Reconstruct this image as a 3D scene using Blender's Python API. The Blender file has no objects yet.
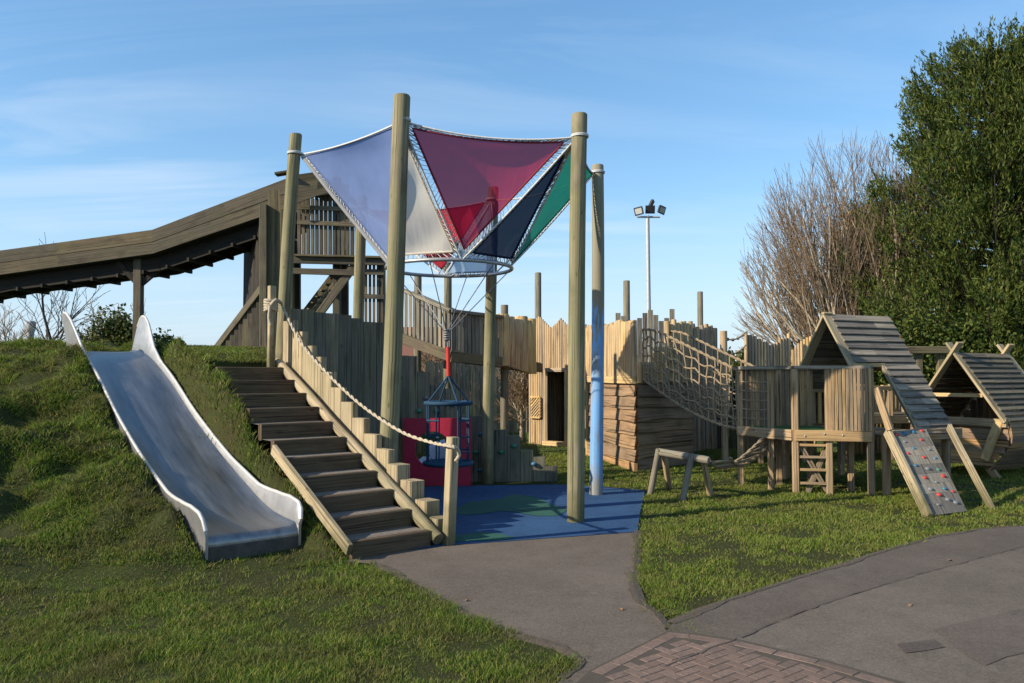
import bpy, math, random
import numpy as np
from mathutils import Vector as V
random.seed(7); RNG = np.random.default_rng(7)
SC = bpy.context.scene
COL = SC.collection
PI = math.pi

# ------------------------------------------------------------------ camera maths
F = 800.0; CX = 512.0; CY = 341.5; EYE = 1.6
PITCH = math.atan((375 - CY) / F)
cp, sp = math.cos(PITCH), math.sin(PITCH)
def at(px, py, d):
    a = (px - CX) / F; b = (CY - py) / F
    y = cp - b * sp; z = sp + b * cp
    k = d / y
    return V((a * k, d, EYE + z * k))
def gp(px, py, z=0.0):
    a = (px - CX) / F; b = (CY - py) / F
    y = cp - b * sp; zz = sp + b * cp
    k = (z - EYE) / zz
    return V((a * k, y * k, z))

# ------------------------------------------------------------------ mesh builder
class MB:
    def __init__(s): s.v = []; s.f = []; s.uv = []; s.sm = []; s.mi = []
    def add(s, verts, faces, uvs=None, smooth=False, mi=0):
        o = len(s.v); s.v += [V(p) for p in verts]
        for i, f in enumerate(faces):
            s.f.append([o + k for k in f]); s.sm.append(smooth); s.mi.append(mi)
            s.uv.append(uvs[i] if uvs else [(0, 0)] * len(f))
    def beam(s, p0, p1, w, h, up=(0, 0, 1), ch=None, mi=0, taper=1.0):
        p0 = V(p0); p1 = V(p1); a = (p1 - p0); L = a.length
        if L < 1e-6: return
        a /= L; up = V(up)
        if abs(a.dot(up)) > .98: up = V((0, 1, 0)) if abs(a.y) < .9 else V((1, 0, 0))
        sd = a.cross(up).normalized(); u2 = sd.cross(a).normalized()
        c = min(w, h) * .12 if ch is None else ch
        c = min(c, .012)
        W, H = w / 2, h / 2
        prof = [(-W + c, -H), (W - c, -H), (W, -H + c), (W, H - c), (W - c, H), (-W + c, H), (-W, H - c), (-W, -H + c)]
        ofs = random.random() * 37; ofv = random.random() * 11
        vs = []
        for (p, k) in ((p0, 1.0), (p1, taper)):
            for (x, y) in prof: vs.append(p + sd * x * k + u2 * y * k)
        per = [0]
        for i in range(8):
            x0, y0 = prof[i]; x1, y1 = prof[(i + 1) % 8]
            per.append(per[-1] + math.hypot(x1 - x0, y1 - y0))
        fs = []; uv = []
        for i in range(8):
            j = (i + 1) % 8
            fs.append([i, j, 8 + j, 8 + i])
            uv.append([(ofs, ofv + per[i]), (ofs, ofv + per[i + 1]), (ofs + L, ofv + per[i + 1]), (ofs + L, ofv + per[i])])
        fs.append(list(range(7, -1, -1))); uv.append([(ofs + prof[i][1] * .3, ofv + prof[i][0]) for i in range(7, -1, -1)])
        fs.append(list(range(8, 16))); uv.append([(ofs + prof[i][1] * .3, ofv + prof[i][0]) for i in range(8)])
        s.add(vs, fs, uv, False, mi)
    def tube(s, pts, r, n=8, smooth=True, mi=0, cap=True, rnd=0.0, closed=False):
        pts = [V(p) for p in pts]; N = len(pts)
        rs = r if isinstance(r, (list, tuple)) else [r] * N
        t0 = (pts[1] - pts[0]).normalized()
        ref = V((0, 0, 1)) if abs(t0.z) < .9 else V((1, 0, 0))
        nrm = t0.cross(ref).normalized()
        ofs = random.random() * 37; ofv = random.random() * 11
        vs = []; ln = 0; lens = []
        for i in range(N):
            if closed: t = (pts[(i + 1) % N] - pts[i - 1])
            elif i == 0: t = pts[1] - pts[0]
            elif i == N - 1: t = pts[-1] - pts[-2]
            else: t = pts[i + 1] - pts[i - 1]
            t = t.normalized() if t.length > 1e-9 else t0
            nrm = nrm - t * nrm.dot(t)
            nrm = nrm.normalized() if nrm.length > 1e-6 else t.orthogonal().normalized()
            b = t.cross(nrm)
            if i: ln += (pts[i] - pts[i - 1]).length
            lens.append(ln)
            for k in range(n):
                an = 2 * PI * k / n
                rr = rs[i] * (1 + (random.uniform(-rnd, rnd) if rnd else 0))
                vs.append(pts[i] + (nrm * math.cos(an) + b * math.sin(an)) * rr)
        fs = []; uv = []
        M = N if closed else N - 1
        for i in range(M):
            j2 = (i + 1) % N
            la = lens[i]; lb = lens[i + 1] if i + 1 < N else ln + .1
            for k in range(n):
                k2 = (k + 1) % n
                fs.append([i * n + k, i * n + k2, j2 * n + k2, j2 * n + k])
                c = 2 * PI * rs[i] / n
                uv.append([(ofs + la, ofv + k * c), (ofs + la, ofv + (k + 1) * c), (ofs + lb, ofv + (k + 1) * c), (ofs + lb, ofv + k * c)])
        nf = len(fs)
        s.add(vs, fs, uv, smooth, mi)
        if cap and not closed:
            for base, rev in ((0, True), ((N - 1) * n, False)):
                cv_ = [vs[base + k] for k in range(n)]
                if rev: cv_ = cv_[::-1]
                s.add(cv_, [list(range(n))], [[(ofs + rs[0] * math.cos(6.28 * k / n) * .3, ofv + rs[0] * math.sin(6.28 * k / n)) for k in range(n)]], False, mi)
    def log(s, p0, p1, r, n=9, tip=0.0, rnd=.03):
        p0 = V(p0); p1 = V(p1)
        pts = [p0 + (p1 - p0) * t for t in (0, .33, .66, .985, 1)]
        s.tube(pts, [r * 1.02, r, r * .99, r * .97, r * .86], n, True, rnd=rnd)
    def prism(s, poly, vec, mi=0, scale=1.0):
        poly = [V(p) for p in poly]; vec = V(vec); n = len(poly)
        a = (poly[1] - poly[0]).normalized(); nn = vec.normalized(); b = nn.cross(a)
        ofs = random.random() * 31
        vs = poly + [p + vec for p in poly]
        q = [((p - poly[0]).dot(a) * scale + ofs, (p - poly[0]).dot(b) * scale + ofs) for p in poly]
        fs = [list(range(n - 1, -1, -1)), list(range(n, 2 * n))]
        uv = [[q[i] for i in range(n - 1, -1, -1)], q[:]]
        h = vec.length
        for i in range(n):
            j = (i + 1) % n; l = (poly[j] - poly[i]).length
            fs.append([i, j, n + j, n + i]); uv.append([(ofs, ofs), (ofs + l, ofs), (ofs + l, ofs + h), (ofs, ofs + h)])
        s.add(vs, fs, uv, False, mi)
    def ball(s, c, r, n=8, m=6, sq=(1, 1, 1), mi=0):
        c = V(c); vs = []; fs = []
        for i in range(m + 1):
            th = PI * i / m
            for k in range(n):
                ph = 2 * PI * k / n
                vs.append(c + V((r * sq[0] * math.sin(th) * math.cos(ph), r * sq[1] * math.sin(th) * math.sin(ph), r * sq[2] * math.cos(th))))
        for i in range(m):
            for k in range(n):
                k2 = (k + 1) % n
                fs.append([i * n + k, (i + 1) * n + k, (i + 1) * n + k2, i * n + k2])
        s.add(vs, fs, None, True, mi)
    def build(s, name, mats, parent=None, label=None, loc=None):
        o0 = V(parent_loc(parent)) if parent else (V(loc) if loc else V((0, 0, 0)))
        me = bpy.data.meshes.new(name)
        me.from_pydata([tuple(p - o0) for p in s.v], [], s.f)
        if not isinstance(mats, (list, tuple)): mats = [mats]
        for m in mats: me.materials.append(m)
        ul = me.uv_layers.new(name='UVMap')
        ul.data.foreach_set('uv', np.array([c for f in s.uv for c in f], dtype=np.float32).ravel())
        me.polygons.foreach_set('use_smooth', s.sm)
        me.polygons.foreach_set('material_index', s.mi)
        me.validate(); me.update()
        ob = bpy.data.objects.new(name, me); COL.objects.link(ob)
        if parent: ob.parent = parent
        else: ob.location = o0
        if label: ob['label'] = label
        return ob
def parent_loc(p):
    l = V((0, 0, 0))
    while p is not None: l += p.location; p = p.parent
    return l
def thing(name, label, cat, loc, group=None):
    o = bpy.data.objects.new(name, None); COL.objects.link(o)
    o.empty_display_size = .2; o.location = loc; o['label'] = label; o['category'] = cat
    if group: o['group'] = group
    return o
def tag(o, label, cat, group=None):
    o['label'] = label; o['category'] = cat
    if group: o['group'] = group
    return o
def struct(o, kind='structure'): o['kind'] = kind; return o

# ------------------------------------------------------------------ materials
def newmat(name):
    m = bpy.data.materials.new(name); m.use_nodes = True
    nt = m.node_tree; nt.nodes.clear()
    out = nt.nodes.new('ShaderNodeOutputMaterial')
    return m, nt, out
class N:
    def __init__(s, nt): s.nt = nt
    def __call__(s, typ, ins=None, **kw):
        n = s.nt.nodes.new('ShaderNode' + typ)
        for k, v in kw.items(): setattr(n, k, v)
        for k, v in (ins or {}).items():
            sock = n.inputs[k]
            if hasattr(v, 'is_output') or isinstance(v, bpy.types.NodeSocket): s.nt.links.new(v, sock)
            else: sock.default_value = v
        return n
    def mixc(s, fac, a, b, blend='MIX'):
        n = s.nt.nodes.new('ShaderNodeMix'); n.data_type = 'RGBA'; n.blend_type = blend
        for sock, v in ((n.inputs[0], fac), (n.inputs[6], a), (n.inputs[7], b)):
            if isinstance(v, bpy.types.NodeSocket): s.nt.links.new(v, sock)
            elif isinstance(v, (tuple, list)): sock.default_value = (*v[:3], 1)
            else: sock.default_value = v
        return n.outputs[2]
    def math(s, op, a, b=0.0, clamp=False):
        n = s.nt.nodes.new('ShaderNodeMath'); n.operation = op; n.use_clamp = clamp
        for sock, v in ((n.inputs[0], a), (n.inputs[1], b)):
            if isinstance(v, bpy.types.NodeSocket): s.nt.links.new(v, sock)
            else: sock.default_value = v
        return n.outputs[0]
    def ramp(s, fac, stops):
        n = s.nt.nodes.new('ShaderNodeValToRGB'); s.nt.links.new(fac, n.inputs[0])
        e = n.color_ramp.elements
        while len(e) < len(stops): e.new(.5)
        for i, (p, c) in enumerate(stops):
            e[i].position = p; e[i].color = (c, c, c, 1) if not isinstance(c, (tuple, list)) else (*c[:3], 1)
        return n.outputs[0]

def wood(name, c1, c2, green=0.0, damp=False, rough=.85, var=.35, bump=.25, grain=(1.6, 38)):
    m, nt, out = newmat(name); n = N(nt)
    uv = n('TexCoord').outputs['UV']
    mp = n('Mapping', {'Vector': uv, 'Scale': (grain[0], grain[1], 1)}).outputs[0]
    g = n('TexNoise', {'Vector': mp, 'Scale': 1.0, 'Detail': 5.0, 'Roughness': .65, 'Distortion': .6}).outputs[0]
    g2 = n('Mapping', {'Vector': uv, 'Scale': (2.2, 5, 1)}).outputs[0]
    blot = n('TexNoise', {'Vector': g2, 'Scale': 1.0, 'Detail': 4.0}).outputs[0]
    rnd = n('NewGeometry').outputs['Random Per Island']
    gr = n.ramp(g, [(.3, 0.0), (.7, 1.0)])
    c = n.mixc(gr, c1, c2)
    dk = tuple(x * .45 for x in c1)
    c = n.mixc(n.ramp(blot, [(.52, 0.0), (.75, .6)]), c, dk)
    # knots
    kn = n('TexVoronoi', {'Vector': n('Mapping', {'Vector': uv, 'Scale': (3, 7, 1)}).outputs[0], 'Scale': 1.0}).outputs['Distance']
    c = n.mixc(n.ramp(kn, [(.05, .75), (.12, 0.0)]), c, tuple(x * .35 for x in c1))
    ck = n('TexNoise', {'Vector': n('Mapping', {'Vector': uv, 'Scale': (grain[0] * .55, grain[1] * 1.5, 1)}).outputs[0], 'Scale': 1.0, 'Detail': 2.0, 'Roughness': .4, 'Distortion': .3}).outputs[0]
    ckm = n.ramp(ck, [(.575, 0.0), (.64, .85)])
    c = n.mixc(ckm, c, tuple(x * .22 for x in c1))
    lc = n('TexNoise', {'Vector': n('TexCoord').outputs['Object'], 'Scale': .9, 'Detail': 5.0, 'Roughness': .6}).outputs[0]
    c = n.mixc(n.ramp(lc, [(.45, 0.0), (.7, .45)]), c, tuple(.6 * x + .4 * sum(c1) / 3 for x in tuple(y * .7 for y in c1)))
    if green:
        obj = n('TexCoord').outputs['Object']
        gn = n('TexNoise', {'Vector': obj, 'Scale': 1.7, 'Detail': 6.0, 'Roughness': .7}).outputs[0]
        c = n.mixc(n.math('MULTIPLY', n.ramp(gn, [(.38, 0.0), (.65, 1.0)]), green), c, (.13, .15, .05))
    if damp:
        ob_ = n('TexCoord').outputs['Object']; z_ = n('SeparateXYZ', {0: ob_}).outputs[2]
        dn = n('TexNoise', {'Vector': ob_, 'Scale': 4.0, 'Detail': 5.0}).outputs[0]
        c = n.mixc(n.ramp(n.math('ADD', z_, n.math('MULTIPLY', n.math('SUBTRACT', dn, .5), .7)), [(.05, .8), (.45, 0.0)]), c, (.075, .072, .03))
    hsv = n('HueSaturation', {'Hue': .5, 'Saturation': n.math('ADD', n.math('MULTIPLY', rnd, .35), .8),
            'Value': n.math('ADD', n.math('MULTIPLY', rnd, 2 * var), 1 - var), 'Color': c}).outputs[0]
    bp = n('Bump', {'Strength': bump, 'Distance': .01, 'Height': g}).outputs[0]
    bs = n('BsdfPrincipled', {'Base Color': hsv, 'Roughness': rough, 'Normal': bp, 'Specular IOR Level': .25}).outputs[0]
    nt.links.new(bs, out.inputs[0]); return m

def plain(name, c, rough=.6, metal=0.0, var=.12, scale=9, bump=.05, c2=None, spec=.4):
    m, nt, out = newmat(name); n = N(nt)
    o = n('TexCoord').outputs['Object']
    t = n('TexNoise', {'Vector': o, 'Scale': scale, 'Detail': 6.0, 'Roughness': .65}).outputs[0]
    a = tuple(x * (1 - var * 1.6) for x in c) if c2 is None else c2
    col = n.mixc(n.ramp(t, [(.35, 0.0), (.65, 1.0)]), a, c)
    bp = n('Bump', {'Strength': bump, 'Distance': .01, 'Height': t}).outputs[0]
    bs = n('BsdfPrincipled', {'Base Color': col, 'Roughness': rough, 'Metallic': metal, 'Normal': bp, 'Specular IOR Level': spec}).outputs[0]
    nt.links.new(bs, out.inputs[0]); return m

def fabric(name, c, trans=.2, transl=.3):
    m, nt, out = newmat(name); n = N(nt)
    uv = n('TexCoord').outputs['UV']
    w = n('TexNoise', {'Vector': uv, 'Scale': 3.0, 'Detail': 5.0}).outputs[0]
    col = n.mixc(w, tuple(x * .78 for x in c), tuple(min(1, x * 1.15) for x in c))
    bp = n('Bump', {'Strength': .35, 'Distance': .03, 'Height': n('TexNoise', {'Vector': n('Mapping', {'Vector': uv, 'Scale': (9, 1.3, 1)}).outputs[0], 'Scale': 1.0, 'Detail': 3.0}).outputs[0]}).outputs[0]
    d = n('BsdfDiffuse', {'Color': col, 'Normal': bp}).outputs[0]
    t = n('BsdfTranslucent', {'Color': col}).outputs[0]
    mx = n('MixShader', {0: transl, 1: d, 2: t}).outputs[0]
    tr = n('BsdfTransparent', {'Color': (*[.28 + .72 * x for x in c], 1)}).outputs[0]
    mx2 = n('MixShader', {0: trans, 1: mx, 2: tr}).outputs[0]
    nt.links.new(mx2, out.inputs[0]); return m

M = {}
M['pole'] = wood('pole_wood', (.155, .13, .078), (.33, .28, .175), green=.5, damp=True, var=.10, grain=(.8, 34), bump=.45)
M['grey'] = wood('weathered_grey_wood', (.15, .125, .095), (.29, .25, .20), green=.25)
M['aged'] = wood('aged_brown_wood', (.066, .05, .036), (.15, .12, .09), green=.2)
M['dark'] = wood('dark_aged_wood', (.075, .055, .038), (.15, .115, .08), green=.3)
M['under'] = wood('shade_darkened_under_wood', (.022, .017, .013), (.04, .032, .025))  # dark wood made darker still; shade under the trough is in its colour
M['trough'] = wood('trough_board_wood', (.050, .038, .026), (.125, .098, .066), green=.15, grain=(.8, 45), var=.2)
M['stock'] = wood('stockade_wood', (.135, .115, .082), (.255, .22, .165), green=.25, var=.25)
M['sleeper'] = wood('stair_sleeper_wood', (.065, .040, .024), (.125, .084, .052), green=.12)
M['pale'] = wood('pale_sawn_wood', (.27, .205, .12), (.47, .37, .24), green=.25, damp=True, var=.2)
M['log'] = wood('peeled_log_wood', (.37, .235, .10), (.62, .44, .215), var=.2, grain=(1.2, 24))
M['rib'] = wood('split_rail_wood', (.33, .23, .125), (.56, .41, .25), var=.25, grain=(1.2, 30))
M['brown'] = wood('brown_waney_board', (.20, .115, .062), (.37, .235, .135), var=.35, grain=(.9, 22), green=.15)
M['deck'] = wood('play_timber', (.235, .155, .085), (.43, .30, .175), var=.32, green=.1)
M['shingle'] = wood('grey_roof_board', (.15, .125, .094), (.29, .25, .20), var=.4, green=.05)
M['shinglebrown'] = wood('brown_roof_board', (.10, .078, .052), (.18, .148, .108), var=.35, green=.12)
M['inside'] = wood('dim_inner_board', (.19, .10, .05), (.32, .19, .10), var=.25)
M['rope'] = plain('pale_hemp_rope', (.50, .42, .30), .9, var=.25, scale=60, bump=.4)
M['net'] = plain('net_rope', (.30, .225, .14), .9, var=.25, scale=50, bump=.4)
M['wrope'] = plain('white_lacing_rope', (.62, .62, .60), .8, var=.2, scale=60)
M['cable'] = plain('steel_cable', (.22, .22, .23), .5, .6)
M['galv'] = plain('galvanised_tube', (.42, .42, .42), .45, .7, scale=25)
M['mast'] = plain('grey_mast_paint', (.45, .46, .47), .5, .2)
M['lamphead'] = plain('black_lamp_housing', (.03, .03, .035), .5)
M['lampglass'] = plain('lamp_glass', (.45, .45, .42), .15, var=.1)
M['red'] = plain('crimson_board', (.42, .018, .05), .5, var=.2, scale=5)
M['redsleeve'] = plain('red_rubber_sleeve', (.55, .03, .02), .45)
M['bluerope'] = plain('blue_rope', (.010, .048, .095), .8, scale=40)
M['holdblue'] = plain('blue_grip', (.05, .16, .26), .5)
M['holdred'] = plain('red_grip', (.45, .04, .03), .5)
M['holdgrey'] = plain('grey_grip', (.16, .17, .18), .5)
M['holdgreen'] = plain('green_grip', (.04, .20, .12), .5)
M['green_mat'] = plain('green_deck_mat', (.05, .13, .025), .95, scale=30, bump=.3)
M['whitepad'] = plain('pale_padded_sheet', (.62, .68, .80), .6, scale=6)
M['brick'] = plain('red_brick_wall', (.26, .12, .085), .9, scale=12)
M['roofred'] = plain('roof_tile', (.20, .09, .06), .9, scale=20)
M['glassdark'] = plain('dark_window', (.03, .035, .04), .15)
M['concrete'] = plain('grey_concrete', (.38, .37, .36), .9, scale=3)
M['iron'] = plain('iron_cover', (.06, .055, .05), .7, .3, scale=40, bump=.4)
M['leafdry'] = plain('dry_leaf', (.20, .12, .06), .8)
M['f_blue'] = fabric('blue_sail', (.20, .265, .47), .14, .42)
M['f_red'] = fabric('crimson_sail', (.42, .022, .075), .26, .5)
M['f_red2'] = fabric('bright_red_sail', (.55, .03, .045), .05, .5)
M['f_white'] = fabric('cream_sail', (.80, .75, .66), .02, .5)
M['f_navy'] = fabric('navy_sail', (.025, .04, .085), .10, .3)
M['f_green'] = fabric('green_sail', (.012, .19, .14), .08, .35)
M['f_pale'] = fabric('pale_blue_sail', (.40, .50, .62), .25, .4)
M['hem_red'] = plain('crimson_hem', (.22, .012, .03), .8)
M['hem_blue'] = plain('grey_pad', (.24, .24, .25), .8)

def blue_pole():
    m, nt, out = newmat('painted_pole'); n = N(nt)
    tc = n('TexCoord'); uv = tc.outputs['UV']; ob = tc.outputs['Object']
    g = n('TexNoise', {'Vector': n('Mapping', {'Vector': uv, 'Scale': (.9, 26, 1)}).outputs[0], 'Scale': 1.0, 'Detail': 5.0}).outputs[0]
    woodc = n.mixc(g, (.15, .13, .085), (.30, .27, .19))
    p = n('TexNoise', {'Vector': n('Mapping', {'Vector': uv, 'Scale': (1.6, 9, 1)}).outputs[0], 'Scale': 1.0, 'Detail': 5.0, 'Roughness': .7}).outputs[0]
    z = n('SeparateXYZ', {0: ob}).outputs[2]
    edge = n.math('SUBTRACT', 2.75, z)
    mask = n.math('ADD', n.math('MULTIPLY', edge, .9), n.math('MULTIPLY', n.math('SUBTRACT', p, .5), 3.4))
    mask = n.ramp(mask, [(.35, 0.0), (.5, 1.0)])
    low = n.ramp(n.math('ADD', z, n.math('MULTIPLY', p, .8)), [(.55, 0.15), (.95, 1.0)])
    mask = n.math('MULTIPLY', mask, low)
    mask = n.math('MULTIPLY', mask, n.ramp(p, [(.36, .1), (.52, 1.0)]))
    c = n.mixc(mask, woodc, n.mixc(g, (.09, .24, .50), (.20, .40, .66)))
    bs = n('BsdfPrincipled', {'Base Color': c, 'Roughness': .8, 'Normal': n('Bump', {'Strength': .25, 'Distance': .01, 'Height': g}).outputs[0]}).outputs[0]
    nt.links.new(bs, out.inputs[0]); return m
M['bluepole'] = blue_pole()

def steel():
    m, nt, out = newmat('brushed_slide_steel'); n = N(nt)
    uv = n('TexCoord').outputs['UV']
    g = n('TexNoise', {'Vector': n('Mapping', {'Vector': uv, 'Scale': (1.2, 120, 1)}).outputs[0], 'Scale': 1.0, 'Detail': 3.0}).outputs[0]
    b = n('TexNoise', {'Vector': n('Mapping', {'Vector': uv, 'Scale': (.7, 6, 1)}).outputs[0], 'Scale': 1.0, 'Detail': 7.0, 'Roughness': .7}).outputs[0]
    bb = n.ramp(b, [(.3, 0.0), (.7, 1.0)])
    c = n.mixc(bb, (.13, .128, .128), (.34, .33, .325))
    r = n.math('ADD', n.math('MULTIPLY', bb, .22), .24)
    bs = n('BsdfPrincipled', {'Base Color': c, 'Roughness': r, 'Metallic': .85, 'Normal': n('Bump', {'Strength': .06, 'Distance': .004, 'Height': g}).outputs[0]}).outputs[0]
    nt.links.new(bs, out.inputs[0]); return m
M['steel'] = steel()
M['sidesteel'] = plain('grey_slide_side', (.36, .355, .35), .42, .6, scale=7, var=.15)
M['sliderim'] = plain('pale_slide_rim', (.56, .54, .51), .45, .2, scale=9, var=.1)

def ground_mat():
    m, nt, out = newmat('turf_soil'); n = N(nt)
    o = n('TexCoord').outputs['Object']
    a = n('TexNoise', {'Vector': o, 'Scale': 1.3, 'Detail': 8.0, 'Roughness': .7}).outputs[0]
    b = n('TexNoise', {'Vector': o, 'Scale': 22.0, 'Detail': 6.0, 'Roughness': .7}).outputs[0]
    c = n.mixc(n.ramp(a, [(.35, 0.0), (.6, 1.0)]), (.048, .033, .019), (.042, .046, .014))
    c = n.mixc(n.ramp(b, [(.3, .0), (.7, .8)]), c, (.035, .05, .012))
    far = n.ramp(n.math('DIVIDE', n('SeparateXYZ', {0: o}).outputs[1], 40.0), [(.3, 0.0), (.6, 1.0)])
    c = n.mixc(far, c, n.mixc(a, (.05, .09, .02), (.085, .12, .03)))
    bs = n('BsdfPrincipled', {'Base Color': c, 'Roughness': .95, 'Specular IOR Level': .1, 'Normal': n('Bump', {'Strength': .8, 'Distance': .03, 'Height': b}).outputs[0]}).outputs[0]
    nt.links.new(bs, out.inputs[0]); return m
M['ground'] = ground_mat()

def asphalt(name, c1, c2):
    m, nt, out = newmat(name); n = N(nt)
    o = n('TexCoord').outputs['Object']
    a = n('TexNoise', {'Vector': o, 'Scale': .9, 'Detail': 7.0, 'Roughness': .6}).outputs[0]
    a2 = n('TexNoise', {'Vector': o, 'Scale': 4.5, 'Detail': 5.0}).outputs[0]
    b = n('TexNoise', {'Vector': o, 'Scale': 160.0, 'Detail': 3.0}).outputs[0]
    v = n('TexVoronoi', {'Vector': o, 'Scale': 95.0}).outputs['Color']
    c = n.mixc(n.ramp(a, [(.35, 0.0), (.65, 1.0)]), c1, c2)
    c = n.mixc(n.ramp(a2, [(.45, 0.0), (.7, .35)]), c, tuple(x * .72 for x in c1))
    c = n.mixc(.28, c, n.mixc(n('SeparateColor', {0: v}).outputs[0], tuple(x * .6 for x in c1), tuple(x * 1.6 for x in c2)))
    wv = n('VectorMath', {0: o, 1: n('TexNoise', {'Vector': o, 'Scale': 3.0, 'Detail': 4.0}).outputs['Color']}, operation='ADD').outputs[0]
    ed = n('TexVoronoi', {'Vector': wv, 'Scale': .55}, feature='DISTANCE_TO_EDGE').outputs['Distance']
    cm = n.math('MULTIPLY', n.ramp(ed, [(.0, .35), (.005, 0.0)]), n.ramp(a2, [(.48, 0.0), (.6, 1.0)]))
    c = n.mixc(cm, c, tuple(x * .35 for x in c1))
    st = n('TexNoise', {'Vector': o, 'Scale': 11.0, 'Detail': 6.0, 'Roughness': .75}).outputs[0]
    c = n.mixc(n.ramp(st, [(.58, 0.0), (.72, .5)]), c, tuple(min(1, x * 1.45) for x in c2))
    h = n.math('ADD', n.math('MULTIPLY', b, .5), n.math('MULTIPLY', n('SeparateColor', {0: v}).outputs[0], .5))
    bs = n('BsdfPrincipled', {'Base Color': c, 'Roughness': .88, 'Specular IOR Level': .25, 'Normal': n('Bump', {'Strength': .55, 'Distance': .006, 'Height': h}).outputs[0]}).outputs[0]
    nt.links.new(bs, out.inputs[0]); return m
M['asph1'] = asphalt('pinkish_asphalt', (.095, .073, .056), (.140, .111, .087))
M['asph2'] = asphalt('grey_asphalt', (.083, .065, .051), (.118, .095, .076))
M['asph3'] = asphalt('coarse_grey_asphalt', (.095, .076, .059), (.145, .118, .092))
M['asph4'] = asphalt('dark_patch_asphalt', (.068, .054, .044), (.095, .077, .063))
M['rubber'] = asphalt('blue_wet_pour', (.014, .042, .10), (.028, .080, .175))
M['rubberg'] = asphalt('green_wet_pour', (.018, .07, .055), (.03, .10, .07))

def paver():
    m, nt, out = newmat('brick_paver'); n = N(nt)
    o = n('TexCoord').outputs['Object']
    rnd = n('NewGeometry').outputs['Random Per Island']
    b = n('TexNoise', {'Vector': o, 'Scale': 45.0, 'Detail': 5.0}).outputs[0]
    a = n('TexNoise', {'Vector': o, 'Scale': 1.4, 'Detail': 5.0, 'Roughness': .6}).outputs[0]
    c = n.mixc(rnd, (.14, .088, .064), (.19, .125, .094))
    c = n.mixc(n.ramp(b, [(.4, 0.0), (.7, .5)]), c, (.07, .05, .04))
    c = n.mixc(n.ramp(a, [(.47, 0.0), (.62, .6)]), c, (.075, .056, .042))
    bs = n('BsdfPrincipled', {'Base Color': c, 'Roughness': .9, 'Normal': n('Bump', {'Strength': .4, 'Distance': .006, 'Height': b}).outputs[0]}).outputs[0]
    nt.links.new(bs, out.inputs[0]); return m
M['paver'] = paver()
M['joint'] = plain('soil_joint', (.075, .058, .042), .95, scale=40)

def leafmat(name, cols, transl=.25, patch=None, scale=.8):
    m, nt, out = newmat(name); n = N(nt)
    rnd = n('NewGeometry').outputs['Random Per Island']
    c = n.ramp(rnd, [(i / (len(cols) - 1), cc) for i, cc in enumerate(cols)])
    if patch:
        o = n('TexCoord').outputs['Object']
        a = n('TexNoise', {'Vector': o, 'Scale': scale, 'Detail': 5.0, 'Roughness': .65}).outputs[0]
        c = n.mixc(n.ramp(a, [(.42, 0.0), (.66, .75)]), c, n.mixc(rnd, tuple(x * .7 for x in patch), patch))
    d = n('BsdfPrincipled', {'Base Color': c, 'Roughness': .6, 'Specular IOR Level': .2}).outputs[0]
    t = n('BsdfTranslucent', {'Color': c}).outputs[0]
    mx = n('MixShader', {0: transl, 1: d, 2: t}).outputs[0]
    nt.links.new(mx, out.inputs[0]); return m
M['grass'] = leafmat('grass_blades', [(.055, .095, .012), (.115, .185, .018), (.17, .245, .028), (.22, .245, .05), (.30, .24, .09)], .4, (.23, .21, .06), 1.1)
M['bankgrass'] = leafmat('mound_grass_blades', [(.030, .068, .008), (.08, .15, .014), (.14, .22, .022), (.21, .24, .04), (.30, .25, .09)], .40, (.16, .135, .05), 1.9)
M['conifer'] = leafmat('conifer_sprays', [(.018, .038, .009), (.046, .074, .013), (.085, .112, .02), (.15, .155, .035)], .3)
M['ivy'] = leafmat('evergreen_leaves', [(.02, .035, .008), (.05, .07, .015), (.09, .10, .02), (.12, .11, .03)], .25)
M['bark'] = plain('pale_bark', (.44, .36, .25), .9, scale=8, var=.3)
M['twig'] = plain('reddish_twig', (.26, .185, .12), .9, scale=4, var=.25)
M['darkbark'] = plain('dark_bark', (.06, .045, .035), .9, scale=8, var=.3)
M['fencetan'] = wood('tan_fence_wood', (.26, .20, .12), (.40, .31, .19), var=.3)
M['thicket'] = plain('tan_twigs', (.24, .17, .10), .9, scale=4, var=.3)

# ------------------------------------------------------------------ terrain
UX, UY = -.64, .77; SX, SY = -2.36, 7.17
A_S = [-.9, 0, .6, 1.26, 2.52, 3.78, 5.04, 6.0, 8.0]; A_Z = [0, .05, .19, .40, .86, 1.43, 1.82, 1.93, 1.98]
B_S = [-.70, 2.88, 3.4, 5.0]; B_Z = [0, 1.70, 1.82, 1.95]
def vnoise(x, y, seed=0):
    xi = np.floor(x).astype(np.int64); yi = np.floor(y).astype(np.int64)
    fx = x - xi; fy = y - yi; fx = fx * fx * (3 - 2 * fx); fy = fy * fy * (3 - 2 * fy)
    def h(a, b):
        n = (a * 374761393 + b * 668265263 + seed * 1274126177) & 0x7fffffff
        n = ((n ^ (n >> 13)) * 1274126177) & 0x7fffffff
        return ((n ^ (n >> 16)) & 0xffff) / 65535.0
    return (h(xi, yi) * (1 - fx) + h(xi + 1, yi) * fx) * (1 - fy) + (h(xi, yi + 1) * (1 - fx) + h(xi + 1, yi + 1) * fx) * fy
def sstep(a, b, x):
    t = np.clip((x - a) / (b - a + 0.0), 0, 1); return t * t * (3 - 2 * t)
ST_X = [-20, -2.97, -1.66, .7, 3]; ST_Y = [10.75, 10.75, 11.95, 12.25, 12.25]
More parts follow.
